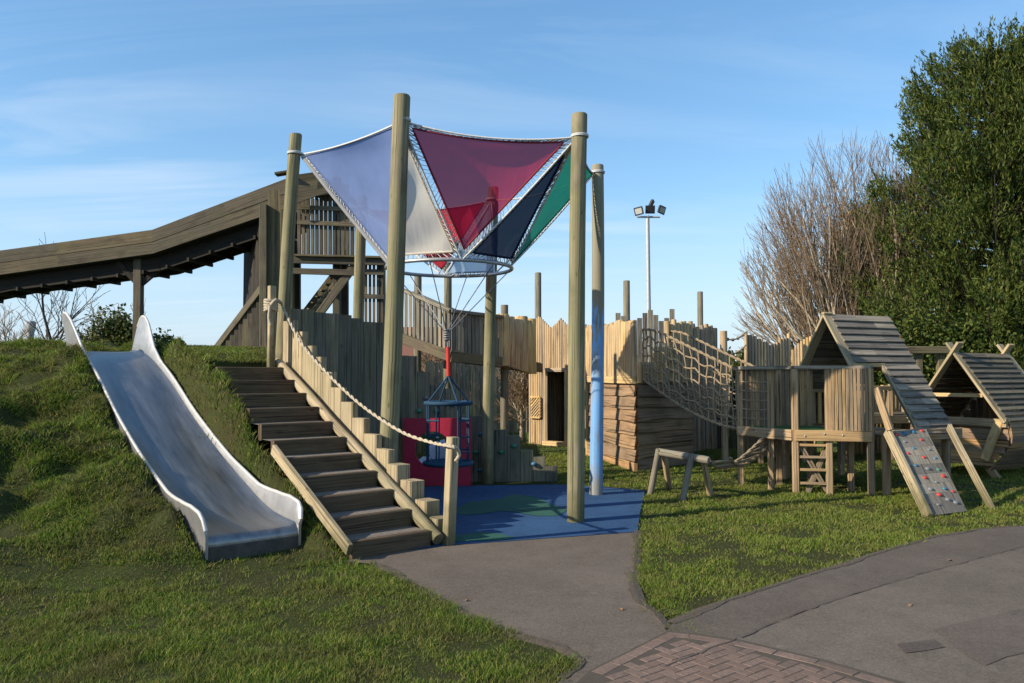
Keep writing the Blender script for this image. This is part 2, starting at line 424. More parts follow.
def height(x, y, bumps=True):
    x = np.asarray(x, float); y = np.asarray(y, float)
    s = (x - SX) * UX + (y - SY) * UY
    v = (x - SX) * .77 + (y - SY) * .64
    A = np.interp(s, A_S, A_Z); B = np.interp(s, B_S, B_Z)
    w = sstep(.42, .57, v)
    # between slide and stairs the bank climbs from A to the stair line
    A = A + .20 * sstep(.43, .50, -v) * np.clip((s + .45) / .5, 0, 1) * (1 - sstep(4.6, 5.3, s)) * (1 - sstep(.5, 1.4, -v))
    h = A * (1 - w) + (np.maximum(A, B + .06 * (s > -.7))) * w
    under = sstep(.60, .66, v) * (s < 2.9)
    h = h * (1 - under) + np.maximum(B - .3, -.05) * under
    if bumps:
        amp = np.clip(h, 0, .5) * 2
        h = h + amp * ((vnoise(x * 1.3, y * 1.3, 1) - .5) * .16 + (vnoise(x * 3.4, y * 3.4, 2) - .5) * .27) * (v < .66)
    stl = np.interp(x, ST_X, ST_Y)
    front = (v > 1.5) & (y < stl + .08)
    h = np.where(front, -.01, h)
    back = (y >= stl + .08) & (x > -4.5)
    fall = 1 - sstep(-2.9, -1.9, x)
    h = np.where(back & (v > 1.2), h * fall, h)
    h = np.where(v > 6, np.where(x > -3, 0, h), h)
    far = 1 - sstep(24, 34, y); lf = sstep(-26, -18, x)
    h = h * far * lf
    return np.where(h < .0, -.012, h)
def H(x, y): return float(height(np.array([x]), np.array([y]))[0])

xs = np.concatenate([[-1500, -400, -150, -60, -30], np.arange(-18, -7, .35), np.arange(-7, 1.0, .08), np.arange(1, 12, .5), [14, 20, 30, 60, 150, 400, 1500]])
ys = np.concatenate([[-60, -10, 0, 2], np.arange(3, 13.5, .08), np.arange(13.5, 36, .5), [40, 60, 100, 200, 500, 2500]])
gx, gy = np.meshgrid(xs, ys); gz = height(gx, gy)
nx, ny = len(xs), len(ys)
vv = np.stack([gx, gy, gz], -1).reshape(-1, 3)
ii = np.arange(nx * ny).reshape(ny, nx)
quads = np.stack([ii[:-1, :-1], ii[:-1, 1:], ii[1:, 1:], ii[1:, :-1]], -1).reshape(-1, 4)
def np_mesh(name, verts, faces, mat, smooth=False):
    me = bpy.data.meshes.new(name)
    k = faces.shape[1]
    me.vertices.add(len(verts)); me.vertices.foreach_set('co', verts.astype(np.float32).ravel())
    me.loops.add(faces.size); me.loops.foreach_set('vertex_index', faces.astype(np.int32).ravel())
    me.polygons.add(len(faces)); me.polygons.foreach_set('loop_start', np.arange(0, faces.size, k, dtype=np.int32))
    me.polygons.foreach_set('use_smooth', np.full(len(faces), smooth))
    me.materials.append(mat); me.update(calc_edges=True); me.validate()
    ob = bpy.data.objects.new(name, me); COL.objects.link(ob); return ob
struct(np_mesh('ground', vv, quads, M['ground'], True))

# ------------------------------------------------------------------ paths
def wob(poly, amp=.02, step=.12):
    out = []
    n = len(poly)
    for i in range(n):
        a, b = poly[i], poly[(i + 1) % n]; L = (b - a).length
        k = max(1, int(L / step)) if L < 6 else 1
        for j in range(k):
            p = a + (b - a) * (j / k)
            out.append(V((p.x + random.uniform(-amp, amp), p.y + random.uniform(-amp, amp), p.z)))
    return out
def sheet(name, px, z, mat, amp=.015, kind='structure'):
    poly = [gp(x, y) for x, y in px]
    poly = wob(poly, amp) if amp else poly
    bmv = [(p.x, p.y, z) for p in poly]
    import bmesh
    bm = bmesh.new(); f = bm.faces.new([bm.verts.new(p) for p in bmv])
    bmesh.ops.triangulate(bm, faces=[f]); bmesh.ops.recalc_face_normals(bm, faces=bm.faces)
    for f in bm.faces:
        if f.normal.z < 0: f.normal_flip()
    me = bpy.data.meshes.new(name); bm.to_mesh(me); bm.free(); me.materials.append(mat)
    o = bpy.data.objects.new(name, me); COL.objects.link(o); struct(o, kind); return o
PATH_L = [(300, 600), (345, 562), (362, 552), (448, 541), (540, 537), (637, 531), (635, 560), (633, 585), (640, 604), (655, 614), (668, 632), (590, 672), (572, 688), (560, 720), (540, 720), (560, 683), (581, 667), (583, 660), (560, 648), (520, 637), (470, 615), (430, 594), (395, 574), (375, 564)]
PATH_L = PATH_L[1:]
PATH_R = [(668, 632), (672, 622), (700, 611), (760, 591), (830, 569), (900, 547), (940, 536), (985, 529), (1024, 526), (1180, 518), (1500, 560), (1500, 760), (1000, 760), (905, 684), (820, 660), (740, 641), (690, 634)]
SEAM = [(655, 676), (740, 639), (822, 606), (925, 574), (1100, 528), (1500, 540), (1500, 760), (1000, 760), (905, 684), (820, 660), (740, 641)]
PAVE = [(668, 632), (690, 634), (740, 641), (820, 660), (905, 684), (1000, 760), (540, 760), (572, 688), (590, 672)]
BLUE = [(396, 552), (450, 546), (540, 539.5), (637, 532.5), (641, 510), (645, 491), (600, 487), (560, 485), (480, 486), (395, 488), (330, 490), (350, 530)]
struct(sheet('asphalt_path', PATH_L, .004, M['asph1']))
struct(sheet('park_road', PATH_R, .0045, M['asph2']))
struct(sheet('road_resurfacing', [(690, 662), (740, 639), (822, 606), (925, 574), (1100, 528), (1500, 540), (1500, 760), (1000, 760), (905, 684), (820, 660), (740, 645)], .0085, M['asph3'], 0))
sm_ = [gp(*p) for p in ((664, 668), (700, 655), (740, 639), (780, 622), (822, 606), (870, 590), (925, 574), (1010, 551), (1100, 528))]
mb = MB()
for a_, b_ in zip(sm_[:-1], sm_[1:]):
    k_ = max(2, int((b_ - a_).length / .1)); pr = None
    for q in range(k_ + 1):
        p = lerp_(a_, b_, q / k_) if False else a_ + (b_ - a_) * (q / k_); o_ = V((random.uniform(-.012, .012), random.uniform(-.012, .012), 0)); w_ = random.uniform(.002, .006)
        l, r = V((p.x + o_.x - w_, p.y + o_.y + w_, .0135)), V((p.x + o_.x + w_, p.y + o_.y - w_, .0135))
        if pr: mb.add([pr[0], pr[1], r, l], [[0, 1, 2, 3]])
        pr = (l, r)
struct(mb.build('road_seam', M['asph4']))
struct(sheet('road_patch', [(896, 646), (935, 641), (946, 649), (905, 655)], .0125, M['asph4'], .008))
struct(sheet('road_patch', [(930, 632), (1024, 610), (1060, 640), (985, 668)], .0122, M['asph2'], .012))
struct(sheet('safety_surface', BLUE, .009, M['rubber'], .006))
for poly in ([(452, 511), (468, 503), (500, 500), (513, 495), (534, 497), (548, 504), (566, 510), (560, 517), (535, 517), (517, 513), (500, 512), (480, 515), (462, 516)],
             [(454, 543), (458, 536), (478, 533), (502, 535), (516, 539), (500, 541)], [(500, 508), (520, 505), (545, 508), (530, 513)]):
    struct(sheet('safety_surface', poly, .0135 if poly[0][0] != 500 else .017, M['rubberg'], .02))
def soil_edge(px, side, z=.0095):
    ps = [gp(*p) for p in px]; mb = MB(); prev = None; u = 0
    for a_, b_ in zip(ps[:-1], ps[1:]):
        k_ = max(2, int((b_ - a_).length / .05)); d_ = (b_ - a_).normalized(); nr = V((-d_.y, d_.x, 0)) * side
        for q in range(k_):
            p = a_ + (b_ - a_) * (q / k_); u += 1
            w_ = .004 + .034 * max(0, math.sin(u * .23) * math.sin(u * .071 + 1) + .15) + random.uniform(0, .016)
            cur = (V((p.x, p.y, .002)) - nr * .05, V((p.x, p.y, z)) , V((p.x, p.y, z * .8 + random.uniform(-.001, .003))) + nr * w_, V((p.x, p.y, .0)) + nr * (w_ + .006))
            if prev: 
                f = [[0, 1, 5, 4], [1, 2, 6, 5], [2, 3, 7, 6]]
                mb.add(list(prev) + list(cur), f if side < 0 else [x[::-1] for x in f], None, False)
            prev = cur
    struct(mb.build('soil_edge', M['soil']))
M['soil'] = plain('crumbled_soil', (.10, .075, .052), .95, scale=55, bump=.9, c2=(.06, .046, .033))
soil_edge([(637, 531), (635, 560), (633, 585), (640, 604), (655, 614), (668, 632)], -1)
soil_edge([(671, 624), (700, 611), (760, 591), (830, 569), (900, 547), (940, 536), (985, 529), (1024, 526)], -1)
soil_edge([(375, 564), (395, 574), (430, 594), (470, 615), (520, 637), (560, 648), (583, 660), (581, 667), (560, 683)], 1)
# paving blocks, herringbone
def inside(px, py, poly):
    c = np.zeros(np.shape(px), bool); n = len(poly)
    for i in range(n):
        x0, y0 = poly[i][0], poly[i][1]; x1, y1 = poly[i - 1][0], poly[i - 1][1]
        cond = ((y0 > py) != (y1 > py))
        with np.errstate(divide='ignore', invalid='ignore'):
            c ^= cond & (px < (x1 - x0) * (py - y0) / (y1 - y0 + 1e-12) + x0)
    return c
pv = [gp(*p) for p in PAVE]
struct(sheet('paving_bed', PAVE, .0088, M['joint'], 0))
mb = MB(); W_ = .066
def paver_block(mb, c, hx, hy, ang):
    ca, sa = math.cos(ang), math.sin(ang); z = .011 + random.uniform(-.001, .001)
    tx, ty = random.uniform(-.006, .006), random.uniform(-.006, .006)
    def q(x, y, zz): return (c[0] + x * ca - y * sa, c[1] + x * sa + y * ca, zz)
    b = .003
    top = [q(x, y, z + tx * x + ty * y) for x, y in ((-hx + b, -hy + b), (hx - b, -hy + b), (hx - b, hy - b), (-hx + b, hy - b))]
    bot = [q(x, y, z - .004) for x, y in ((-hx, -hy), (hx, -hy), (hx, hy), (-hx, hy))]
    mb.add(top + bot, [[0, 1, 2, 3], [4, 5, 1, 0], [5, 6, 2, 1], [6, 7, 3, 2], [7, 4, 0, 3]])
edge = [gp(590, 673), gp(668, 633.5), gp(690, 635.5), gp(740, 643), gp(820, 662), gp(905, 687), gp(1000, 762)]
def edist(x, y):
    d = 9
    for a, b in zip(edge[:-1], edge[1:]):
        ab = b - a; t = max(0, min(1, ((x - a.x) * ab.x + (y - a.y) * ab.y) / (ab.x**2 + ab.y**2)))
        d = min(d, math.hypot(x - a.x - ab.x * t, y - a.y - ab.y * t))
    return d
ang = math.radians(38)
c0 = gp(690, 700)
for i in range(-56, 57):
    for j in range(-16, 17):
        bx, by = i + 4 * j, i
        for (ox, oy, hx, hy) in ((1, .5, 1, .5), (2.5, 0, .5, 1)):
            lx, ly = (bx + ox) * W_, (by + oy) * W_
            x = c0.x + lx * math.cos(ang) - ly * math.sin(ang); y = c0.y + lx * math.sin(ang) + ly * math.cos(ang)
            q = [(p.x, p.y) for p in pv]
            ok = True
            for ex, ey in ((-1, -1), (1, -1), (1, 1), (-1, 1), (0, 0)):
                gx_ = x + ex * .1; gy_ = y + ey * .1
                if not inside(np.array(gx_), np.array(gy_), q): ok = False
            if ok and edist(x, y) < .125: ok = False
            if ok: paver_block(mb, (x, y), hx * W_ - .002, hy * W_ - .002, ang)
edge = [gp(590, 673), gp(668, 633.5), gp(690, 635.5), gp(740, 643), gp(820, 662), gp(905, 687), gp(1000, 762)]
for a, b in zip(edge[:-1], edge[1:]):
    L = (b - a).length; k = max(1, int(L / .165)); an = math.atan2(b.y - a.y, b.x - a.x)
    nrm = V((math.sin(an), -math.cos(an), 0)) * .044
    for j in range(k):
        p = a + (b - a) * ((j + .5) / k) + nrm
        paver_block(mb, (p.x, p.y), L / k / 2 - .003, .04, an)
struct(mb.build('block_paving', M['paver']))

# ------------------------------------------------------------------ metal slide
def uv2(s, v): return V((SX + UX * s + .77 * v, SY + UY * s + .64 * v, 0))
def cub(xs_, ys_, x):
    xs_ = np.array(xs_); ys_ = np.array(ys_)
    m = np.gradient(ys_, xs_)
    i = np.clip(np.searchsorted(xs_, x) - 1, 0, len(xs_) - 2)
    h = xs_[i + 1] - xs_[i]; t = (x - xs_[i]) / h
    return ((2 * t**3 - 3 * t**2 + 1) * ys_[i] + (t**3 - 2 * t**2 + t) * h * m[i] + (-2 * t**3 + 3 * t**2) * ys_[i + 1] + (t**3 - t**2) * h * m[i + 1])
SB_S = [-.12, 0, .35, 1.26, 2.52, 3.78, 4.8, 5.35]; SB_Z = [.235, .24, .27, .53, 1.0, 1.56, 1.88, 1.93]
slide = thing('metal_slide', 'wide stainless steel slide with pale side walls set into the grassy mound', 'slide', uv2(0, 0))
mb = MB(); ss = np.linspace(5.35, -.12, 60); HWB = .40
prof_v = [-HWB, -HWB + .04, -.2, 0, .2, HWB - .04, HWB]; prof_z = [.035, .008, 0, 0, 0, .008, .035]
rows = []
for s_ in ss:
    z = float(cub(SB_S, SB_Z, s_)); rows.append([uv2(s_, v_) + V((0, 0, z + dz)) for v_, dz in zip(prof_v, prof_z)])
for k in range(1, 9):   # rolled lip
    a = k / 8 * PI / 2
    rows.append([uv2(-.12 - .07 * math.sin(a), v_) + V((0, 0, .235 + dz * (1 - k / 8) - .07 * (1 - math.cos(a)))) for v_, dz in zip(prof_v, prof_z)])
rows.append([uv2(-.19, v_) + V((0, 0, -.03)) for v_ in prof_v])
vs = [p for r in rows for p in r]; fs = []; uvs = []; nv = len(prof_v)
for i in range(len(rows) - 1):
    for k in range(nv - 1):
        fs.append([i * nv + k, (i + 1) * nv + k, (i + 1) * nv + k + 1, i * nv + k + 1])
        uvs.append([(i * .09, prof_v[k]), ((i + 1) * .09, prof_v[k]), ((i + 1) * .09, prof_v[k + 1]), (i * .09, prof_v[k + 1])])
mb.add(vs, fs, uvs, True); mb.build('chute', M['steel'], slide)
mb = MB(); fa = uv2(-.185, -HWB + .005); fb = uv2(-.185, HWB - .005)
mb.beam(fa + V((0, 0, .06)), fb + V((0, 0, .06)), .03, .19); mb.build('front_panel', plain('shade_dark_steel', (.10, .09, .08), .6, .3, scale=10, var=.3), slide)  # lip front faces away from the sun; its shade is painted dark
WH_S = [-.2, -.17, -.1, .1, .4, .8, 1.5, 3.0, 4.1, 4.45, 4.7, 4.9, 5.1, 5.27, 5.36, 5.4]
WH_Z = [.05, .14, .19, .21, .19, .12, .085, .075, .09, .16, .30, .42, .50, .52, .46, .36]
for sg in (-1, 1):
    mb = MB(); rows = []
    for s_ in np.concatenate([np.linspace(5.4, 4.2, 22), np.linspace(4.15, .5, 26), np.linspace(.45, -.2, 22)]):
        z = float(cub(SB_S, SB_Z, max(s_, -.12))); hh = float(np.interp(s_, WH_S, WH_Z))
        fl = .05 * hh / .3
        zb = min(z - .14, z - .14) if s_ > .3 else -.03
        i0 = uv2(s_, sg * (HWB + .001)); i1 = uv2(s_, sg * (HWB + .004 + fl)); o1 = uv2(s_, sg * (HWB + .028 + fl)); o0 = uv2(s_, sg * (HWB + .026))
        m1 = uv2(s_, sg * (HWB + .016 + fl))
        rows.append([i0 + V((0, 0, zb)), i0 + V((0, 0, z + .03)), i1 + V((0, 0, z + hh)), m1 + V((0, 0, z + hh + .012)), o1 + V((0, 0, z + hh)), o0 + V((0, 0, z)), o0 + V((0, 0, zb))])
    vs = [p for r in rows for p in r]; fs = []
    for i in range(len(rows) - 1):
        for k in range(6):
            q = [i * 7 + k, (i + 1) * 7 + k, (i + 1) * 7 + k + 1, i * 7 + k + 1]
            fs.append(q if sg < 0 else q[::-1])
    fs.append(list(range(7))); fs.append([(len(rows) - 1) * 7 + k for k in range(6, -1, -1)])
    mb.add(vs, fs, None, True); o = mb.build('side_wall', M['sidesteel'], slide)
    md = o.modifiers.new('e', 'EDGE_SPLIT'); md.split_angle = math.radians(50)
    rmb = MB(); rmb.tube([r[3] for r in rows], .017, 8); rmb.build('rim', M['sliderim'], o)

# ------------------------------------------------------------------ stairs
BR = V((-.76, 7.53, 0)); UU = V((-.645, .764, 0)); VL = V((-.764, -.645, 0)); SW = .82
stairs = thing('garden_stairs', 'flight of timber sleeper steps climbing the grassy mound beside the slide', 'stairs', BR + VL * .45)
NS = 11; RUN = 3.6 / NS; RISE = 1.7 / NS
M['tread'] = asphalt('trodden_earth', (.13, .11, .09), (.22, .19, .16))
for k in range(NS):
    p = BR + UU * (k * RUN + .04); z = (k + 1) * RISE
    mb = MB()
    mb.beam(p + V((0, 0, z - RISE / 2 - .012)), p + VL * SW + V((0, 0, z - RISE / 2 - .012)), .085, RISE + .02, ch=.01)
    a = p + UU * .04; b = a + UU * (RUN - .03)
    mb.add([a + V((0, 0, z - .012)), a + VL * SW + V((0, 0, z - .012)), b + VL * SW + V((0, 0, z - .006)), b + V((0, 0, z - .006)),
            a + V((0, 0, z - .1)), a + VL * SW + V((0, 0, z - .1))], [[3, 2, 1, 0], [0, 1, 5, 4]], [[(0, 0)] * 4] * 2, mi=1)
    mb.build('step', [M['sleeper'], M['tread']], stairs)
slope = V((UU.x * 3.6, UU.y * 3.6, 1.7)).normalized()
for off, nm, r in ((-.055, 'stringer', .06), (SW + .05, 'stringer', .06)):
    mb = MB(); a = BR + VL * off + V((0, 0, .07)) - UU * .05
    L = 3.98 if off < 0 else 1.75
    if off < 0: mb.tube([a + slope * t for t in np.linspace(0, L, 9)], [r * random.uniform(.92, 1.08) for _ in range(9)], 10, rnd=.03)
    else: mb.beam(a + V((0, 0, .03)), a + V((0, 0, .03)) + slope * L, .045, .11)
    mb.build('stringer', M['pale'], stairs)

# stepped palisade of square timbers at the right side of the stairs
pal = thing('stepped_palisade', 'pale square timbers stepping down the right edge of the stairs', 'palisade', BR - VL * .2)
tops = [(439, 517, 1), (428, 499.6, 1), (413, 480, 1), (399, 464, 1), (386, 449, 0), (373.5, 434, 0), (361.5, 418, 0), (350, 402, 0), (339, 387.5, 0), (329, 372, 0), (319, 357, 0), (310, 346, 0), (300, 332, 0), (290, 321, 0)]
st0 = BR - VL * .2
def pals(px):
    k = (px - 512) / F
    return (st0.x - k * st0.y) / (k * UU.y - UU.x)
PS = [pals(t[0]) for t in tops]
for q_, (px, py, sq) in enumerate(tops):
    s_ = PS[q_]; p = st0 + UU * s_; z = at(px, py, p.y).z
    sp_ = (PS[min(q_ + 1, len(PS) - 1)] - PS[max(q_ - 1, 0)]) / (2 if 0 < q_ < len(PS) - 1 else 1)
    mb = MB()
    if sq: mb.beam(p + V((0, 0, -.1)), p + V((0, 0, z)), .17, .20, up=UU, ch=.012)
    else: mb.beam(p + V((0, 0, -.1)), p + V((0, 0, z)), .085, sp_ * .985, up=UU, ch=.010)
    mb.build('timber_post', M['pale'], pal)

# rope posts and rope
pst = MB(); b0 = gp(448, 545); pst.beam(b0 - V((0, 0, .1)), at(453, 437, b0.y), .095, .095, up=UU, ch=.008)
tag(pst.build('rope_post', M['pale'], loc=b0), 'square pale timber post at the foot of the stairs holding the hand rope', 'post', 'posts holding the stair rope')
pst = MB(); p1 = at(271, 367, 10.15); pst.beam(p1 - V((0, 0, .4)), at(272, 286, 10.15), .085, .085, up=UU, ch=.008)
tag(pst.build('rope_post', M['pale'], loc=p1), 'thin square timber post at the top of the stairs wound with rope knots', 'post', 'posts holding the stair rope')
def sag(a, b, sagz, n=24):
    a = V(a); b = V(b)
    return [a + (b - a) * t - V((0, 0, sagz * 4 * t * (1 - t))) for t in np.linspace(0, 1, n)]
def twisted(mb, pts, r):
    # two strand rope
    L = 0; P = []
    for a, b in zip(pts[:-1], pts[1:]):
        k = max(2, int((b - a).length / (r * 1.6)))
        for j in range(k): P.append(a + (b - a) * (j / k))
    P.append(pts[-1])
    for ph in (0, PI):
        q = []
        for i, p in enumerate(P):
            t = (P[min(i + 1, len(P) - 1)] - P[max(i - 1, 0)]).normalized()
            n1 = t.cross(V((0, 0, 1))).normalized(); n2 = t.cross(n1)
            an = i * .9 + ph
            q.append(p + (n1 * math.cos(an) + n2 * math.sin(an)) * r * .55)
        mb.tube(q, r * .72, 5)
rp = MB()
ra = at(281, 303, 10.25); rb = at(454, 446, b0.y - .06)
mid = [at(281, 303, 10.3), at(300, 341, 9.9), at(325, 371, 9.45), at(360, 404, 8.9), at(400, 431, 8.3), at(430, 442, 7.85), at(450, 446, 7.47), at(457, 449, 7.46), at(459, 455, 7.5), at(456, 461, 7.48)]
def smoothpts(ps, n=6):
    out = []
    for i in range(len(ps) - 1):
        p0 = ps[max(i - 1, 0)]; p1_ = ps[i]; p2 = ps[i + 1]; p3 = ps[min(i + 2, len(ps) - 1)]
        for t in np.linspace(0, 1, n, endpoint=False):
            out.append(.5 * ((2 * p1_) + (p2 - p0) * t + (2 * p0 - 5 * p1_ + 4 * p2 - p3) * t * t + (3 * p1_ - p0 - 3 * p2 + p3) * t**3))
    out.append(ps[-1]); return out
twisted(rp, smoothpts(mid), .016)
for i in range(5):   # knot windings round the top post
    c = at(271, 301 + i * 2.2, 10.15)
    rp.tube([c + V((math.cos(a) * .075, math.sin(a) * .075, .01 * math.sin(a * 2 + i))) for a in np.linspace(0, 2 * PI, 14)], .019, 6)
rp.tube(smoothpts([at(271, 305, 10.06), at(276, 300, 10.08), at(281, 303, 10.3)]), .022, 6)
rp.tube(smoothpts([at(270, 306, 10.06), at(269, 318, 10.05), at(271, 325, 10.05)]), .018, 6)
tag(rp.build('hand_rope', M['rope'], loc=b0), 'thick pale twisted rope sagging as a handrail down the right side of the stairs', 'rope')

# ------------------------------------------------------------------ canopy poles
def pole(base, top, r, label, mat='pole', ring=True):
    mb = MB(); n = 9
    ph = random.random() * 6
    pts = [base + (top - base) * t + V((math.sin(t * 4 + ph) * .012, math.cos(t * 3 + ph) * .012, 0)) for t in np.linspace(0, 1, n)]
    pts.append(pts[-1] + V((0, 0, .012)))
    mb.tube(pts, [r * (1.05 - .12 * i / n) for i in range(n)] + [r * .86], 18, rnd=.012)
    return tag(mb.build('timber_pole', M[mat], loc=base), label, 'pole', 'tall round timber poles holding the sail canopy')
def ptop(px, py, d): return at(px, py, d)
pol = []
pol.append((at(280, 385, 10.5), at(296, 135, 10.5), .085, 'tall round pole at the top of the stairs, leftmost of the sail canopy poles', 'pole'))
g2 = at(384.5, 490, 8.8); g2.z = -.05
pol.append((g2, at(403, 97, 8.8), .100, 'tallest looking round pole beside the stairs between the blue and crimson sails', 'pole'))
g3 = gp(574.5, 522); pol.append((g3 - V((0, 0, .05)), at(580, 115, g3.y), .092, 'round unpainted pole standing at the front of the blue safety surface', 'pole'))
g4 = gp(597, 495); pol.append((g4 - V((0, 0, .05)), at(597.5, 166, g4.y), .085, 'round pole with peeling blue paint on its lower half', 'bluepole'))
g5 = at(488, 480, 12); g5.z = -.05; pol.append((g5, at(492.5, 188, 12), .085, 'round pole behind the crimson sail beside the red holed panel', 'pole'))
g6 = at(357, 330, 12.3); pol.append((V((g6.x, 12.3, .2)), at(362, 197, 12.3), .085, 'greenish round pole half hidden behind the blue sail and dark stockade', 'pole'))
for a in pol: pole(*a)
anch = []
for i, (a, b) in enumerate(((pol[0], (303, 154)), (pol[1], (402, 121)), (pol[2], (577, 137)), (pol[3], (594, 173)), (pol[4], (491.5, 200)), (pol[5], (361.7, 208)))):
    anch.append(at(b[0], b[1], a[1].y))
CC = V((-.8, 10.2, 0)); RZ = at(449, 268.5, 10.2).z; RR = .80
Mid = []
for i in range(6):
    j = (i + 1) % 6
    d1 = (V((anch[i].x, anch[i].y, 0)) - CC).normalized(); d2 = (V((anch[j].x, anch[j].y, 0)) - CC).normalized()
    dd = (d1 + d2).normalized(); Mid.append(CC + dd * RR + V((0, 0, RZ)))
can = thing('sail_canopy', 'funnel shaped canopy of coloured sails laced with rope to a steel ring between poles', 'canopy', CC + V((0, 0, RZ)))
mb = MB(); mb.tube([CC + V((math.cos(a) * RR, math.sin(a) * RR, RZ)) for a in np.linspace(0, 2 * PI, 48, endpoint=False)], .024, 10, closed=True)
mb.build('steel_ring', M['galv'], can)
mb = MB()
def rim(i): return sag(anch[i], anch[(i + 1) % 6], .10 if i != 0 else .05, 16)
for i in range(6): mb.tube(rim(i), .011, 6)
for i in range(6):
    mb.tube(sag(anch[i], Mid[i], .03, 12), .012, 6); mb.tube(sag(anch[i], Mid[i - 1], .03, 12), .012, 6)
    # ties round the pole
    pc = pol[i][0] + (pol[i][1] - pol[i][0]) * ((anch[i].z - pol[i][0].z) / (pol[i][1].z - pol[i][0].z))
    for q in range(2):
        mb.tube([pc + V((math.cos(a) * .094, math.sin(a) * .094, .015 * q)) for a in np.linspace(0, 2 * PI, 16)], .009, 5)
    mb.tube([pc + V((0, 0, .01)), anch[i]], .011, 5)
mb.build('frame_rope', M['wrope'], can)
def lerp(a, b, t): return a + (b - a) * t
def panel(A, B, C, mat, hem, hemr=.014, inset=.10, billow=.10, nn=22, ripple=.012, name='sail_panel', label=None, rope=True, curveAB=0.0, side_in=None):
    """triangle A-B (long side) to apex C"""
    cen = (A + B + C) / 3
    a, b, c = (lerp(p, cen, inset) for p in (A, B, C))
    nrm = (b - a).cross(c - a).normalized()
    if nrm.y > 0: nrm = -nrm
    mb = MB(); idx = {}; vs = []; fs = []; uvs = []
    L = (b - a).length; Hh = (c - (a + b) / 2).length
    def P(i, j):
        v_ = j / nn; u_ = i / max(1, nn - j)
        w3 = v_; w1 = (1 - v_) * (1 - u_); w2 = (1 - v_) * u_
        p = a * w1 + b * w2 + c * w3
        bw = 27 * w1 * w2 * w3
        p = p - nrm * billow * bw + nrm * ripple * math.sin(9 * w1 + 14 * w2 + 30 * w3 * (ripple > .02)) * min(1, bw * 3)
        p = p - V((0, 0, curveAB * 4 * w1 * w2))
        return p, (w2 * L + w3 * L / 2, w3 * Hh)
    uvd = []
    for j in range(nn + 1):
        for i in range(nn - j + 1):
            idx[i, j] = len(vs); p, q = P(i, j); vs.append(p); uvd.append(q)
    for j in range(nn):
        for i in range(nn - j):
            f = [idx[i, j], idx[i + 1, j], idx[i, j + 1]]; fs.append(f)
            if i < nn - j - 1: fs.append([idx[i + 1, j], idx[i + 1, j + 1], idx[i, j + 1]])
    mb.add(vs, fs, [[uvd[k] for k in f] for f in fs], True)
    o = mb.build(name, mat, can, label)
    e1 = [vs[idx[i, 0]] for i in range(nn + 1)]; e2 = [vs[idx[nn - j, j]] for j in range(nn + 1)]; e3 = [vs[idx[0, j]] for j in range(nn, -1, -1)]
    if hem:
        hb = MB(); hb.tube(e1 + e2[1:] + e3[1:-1], hemr, 6, closed=True); hb.build('hem', hem, o)
    return e1, e2, e3
def lacing(mb, edge, rope, n, r=.0065):
    pts = []
    def ev(poly, t):
        k = t * (len(poly) - 1); i = min(int(k), len(poly) - 2); return lerp(poly[i], poly[i + 1], k - i)
    for k in range(n * 2 + 1):
        t = min(1, max(0, (k + random.uniform(-.35, .35)) / (n * 2)))
        pts.append(ev(edge, t) if k % 2 == 0 else ev(rope, min(1, t)))
    mb.tube(pts, r, 4, cap=False)
lac = MB()
def big(i, mat, hem, label, **kw):
    A, B, C = anch[i], anch[(i + 1) % 6], Mid[i]
    e1, e2, e3 = panel(A, B, C, mat, hem, label=label, curveAB=.06 if i else .03, **kw)
    lacing(lac, e1, rim(i), 26); lacing(lac, e2, sag(B, C, .03, 12), 30); lacing(lac, e3[::-1], sag(A, C, .03, 12), 30)
def small(i, mat, hem, label, **kw):
    A, B, C = Mid[i - 1], Mid[i], anch[i]
    e1, e2, e3 = panel(A, B, C, mat, hem, label=label, **kw)
    lacing(lac, e2, sag(B, C, .03, 12), 24); lacing(lac, e3[::-1], sag(A, C, .03, 12), 24); lacing(lac, e1, [A, (A + B) / 2 + (V(((A + B) / 2)) - CC - V((0, 0, RZ))).normalized() * .05, B], 10)
big(0, M['f_blue'], M['f_blue'], 'pale blue see-through sail', inset=.055, hemr=.01)
big(1, M['f_red'], M['hem_red'], 'crimson see-through sail', inset=.13, hemr=.013)
big(2, M['f_green'], M['f_green'], 'dark green sail', inset=.06, hemr=.01)
big(4, M['f_red2'], M['hem_red'], 'bright red sail', inset=.13)
small(1, M['f_white'], M['f_white'], 'cream padded sail', inset=.20, billow=.05, ripple=.014)
small(2, M['f_navy'], M['f_navy'], 'navy sail', inset=.20, billow=.04)
small(4, M['f_pale'], M['f_pale'], 'pale blue narrow sail', inset=.1, billow=.04)
# thick grey padded edge between leftmost pole and ring
pb = MB(); pb.tube([p - V((0, 0, .035)) for p in sag(anch[0], Mid[0], .02, 16)], .03, 8); pb.build('edge_pad', M['hem_blue'], can)
lac.build('lacing', M['wrope'], can)
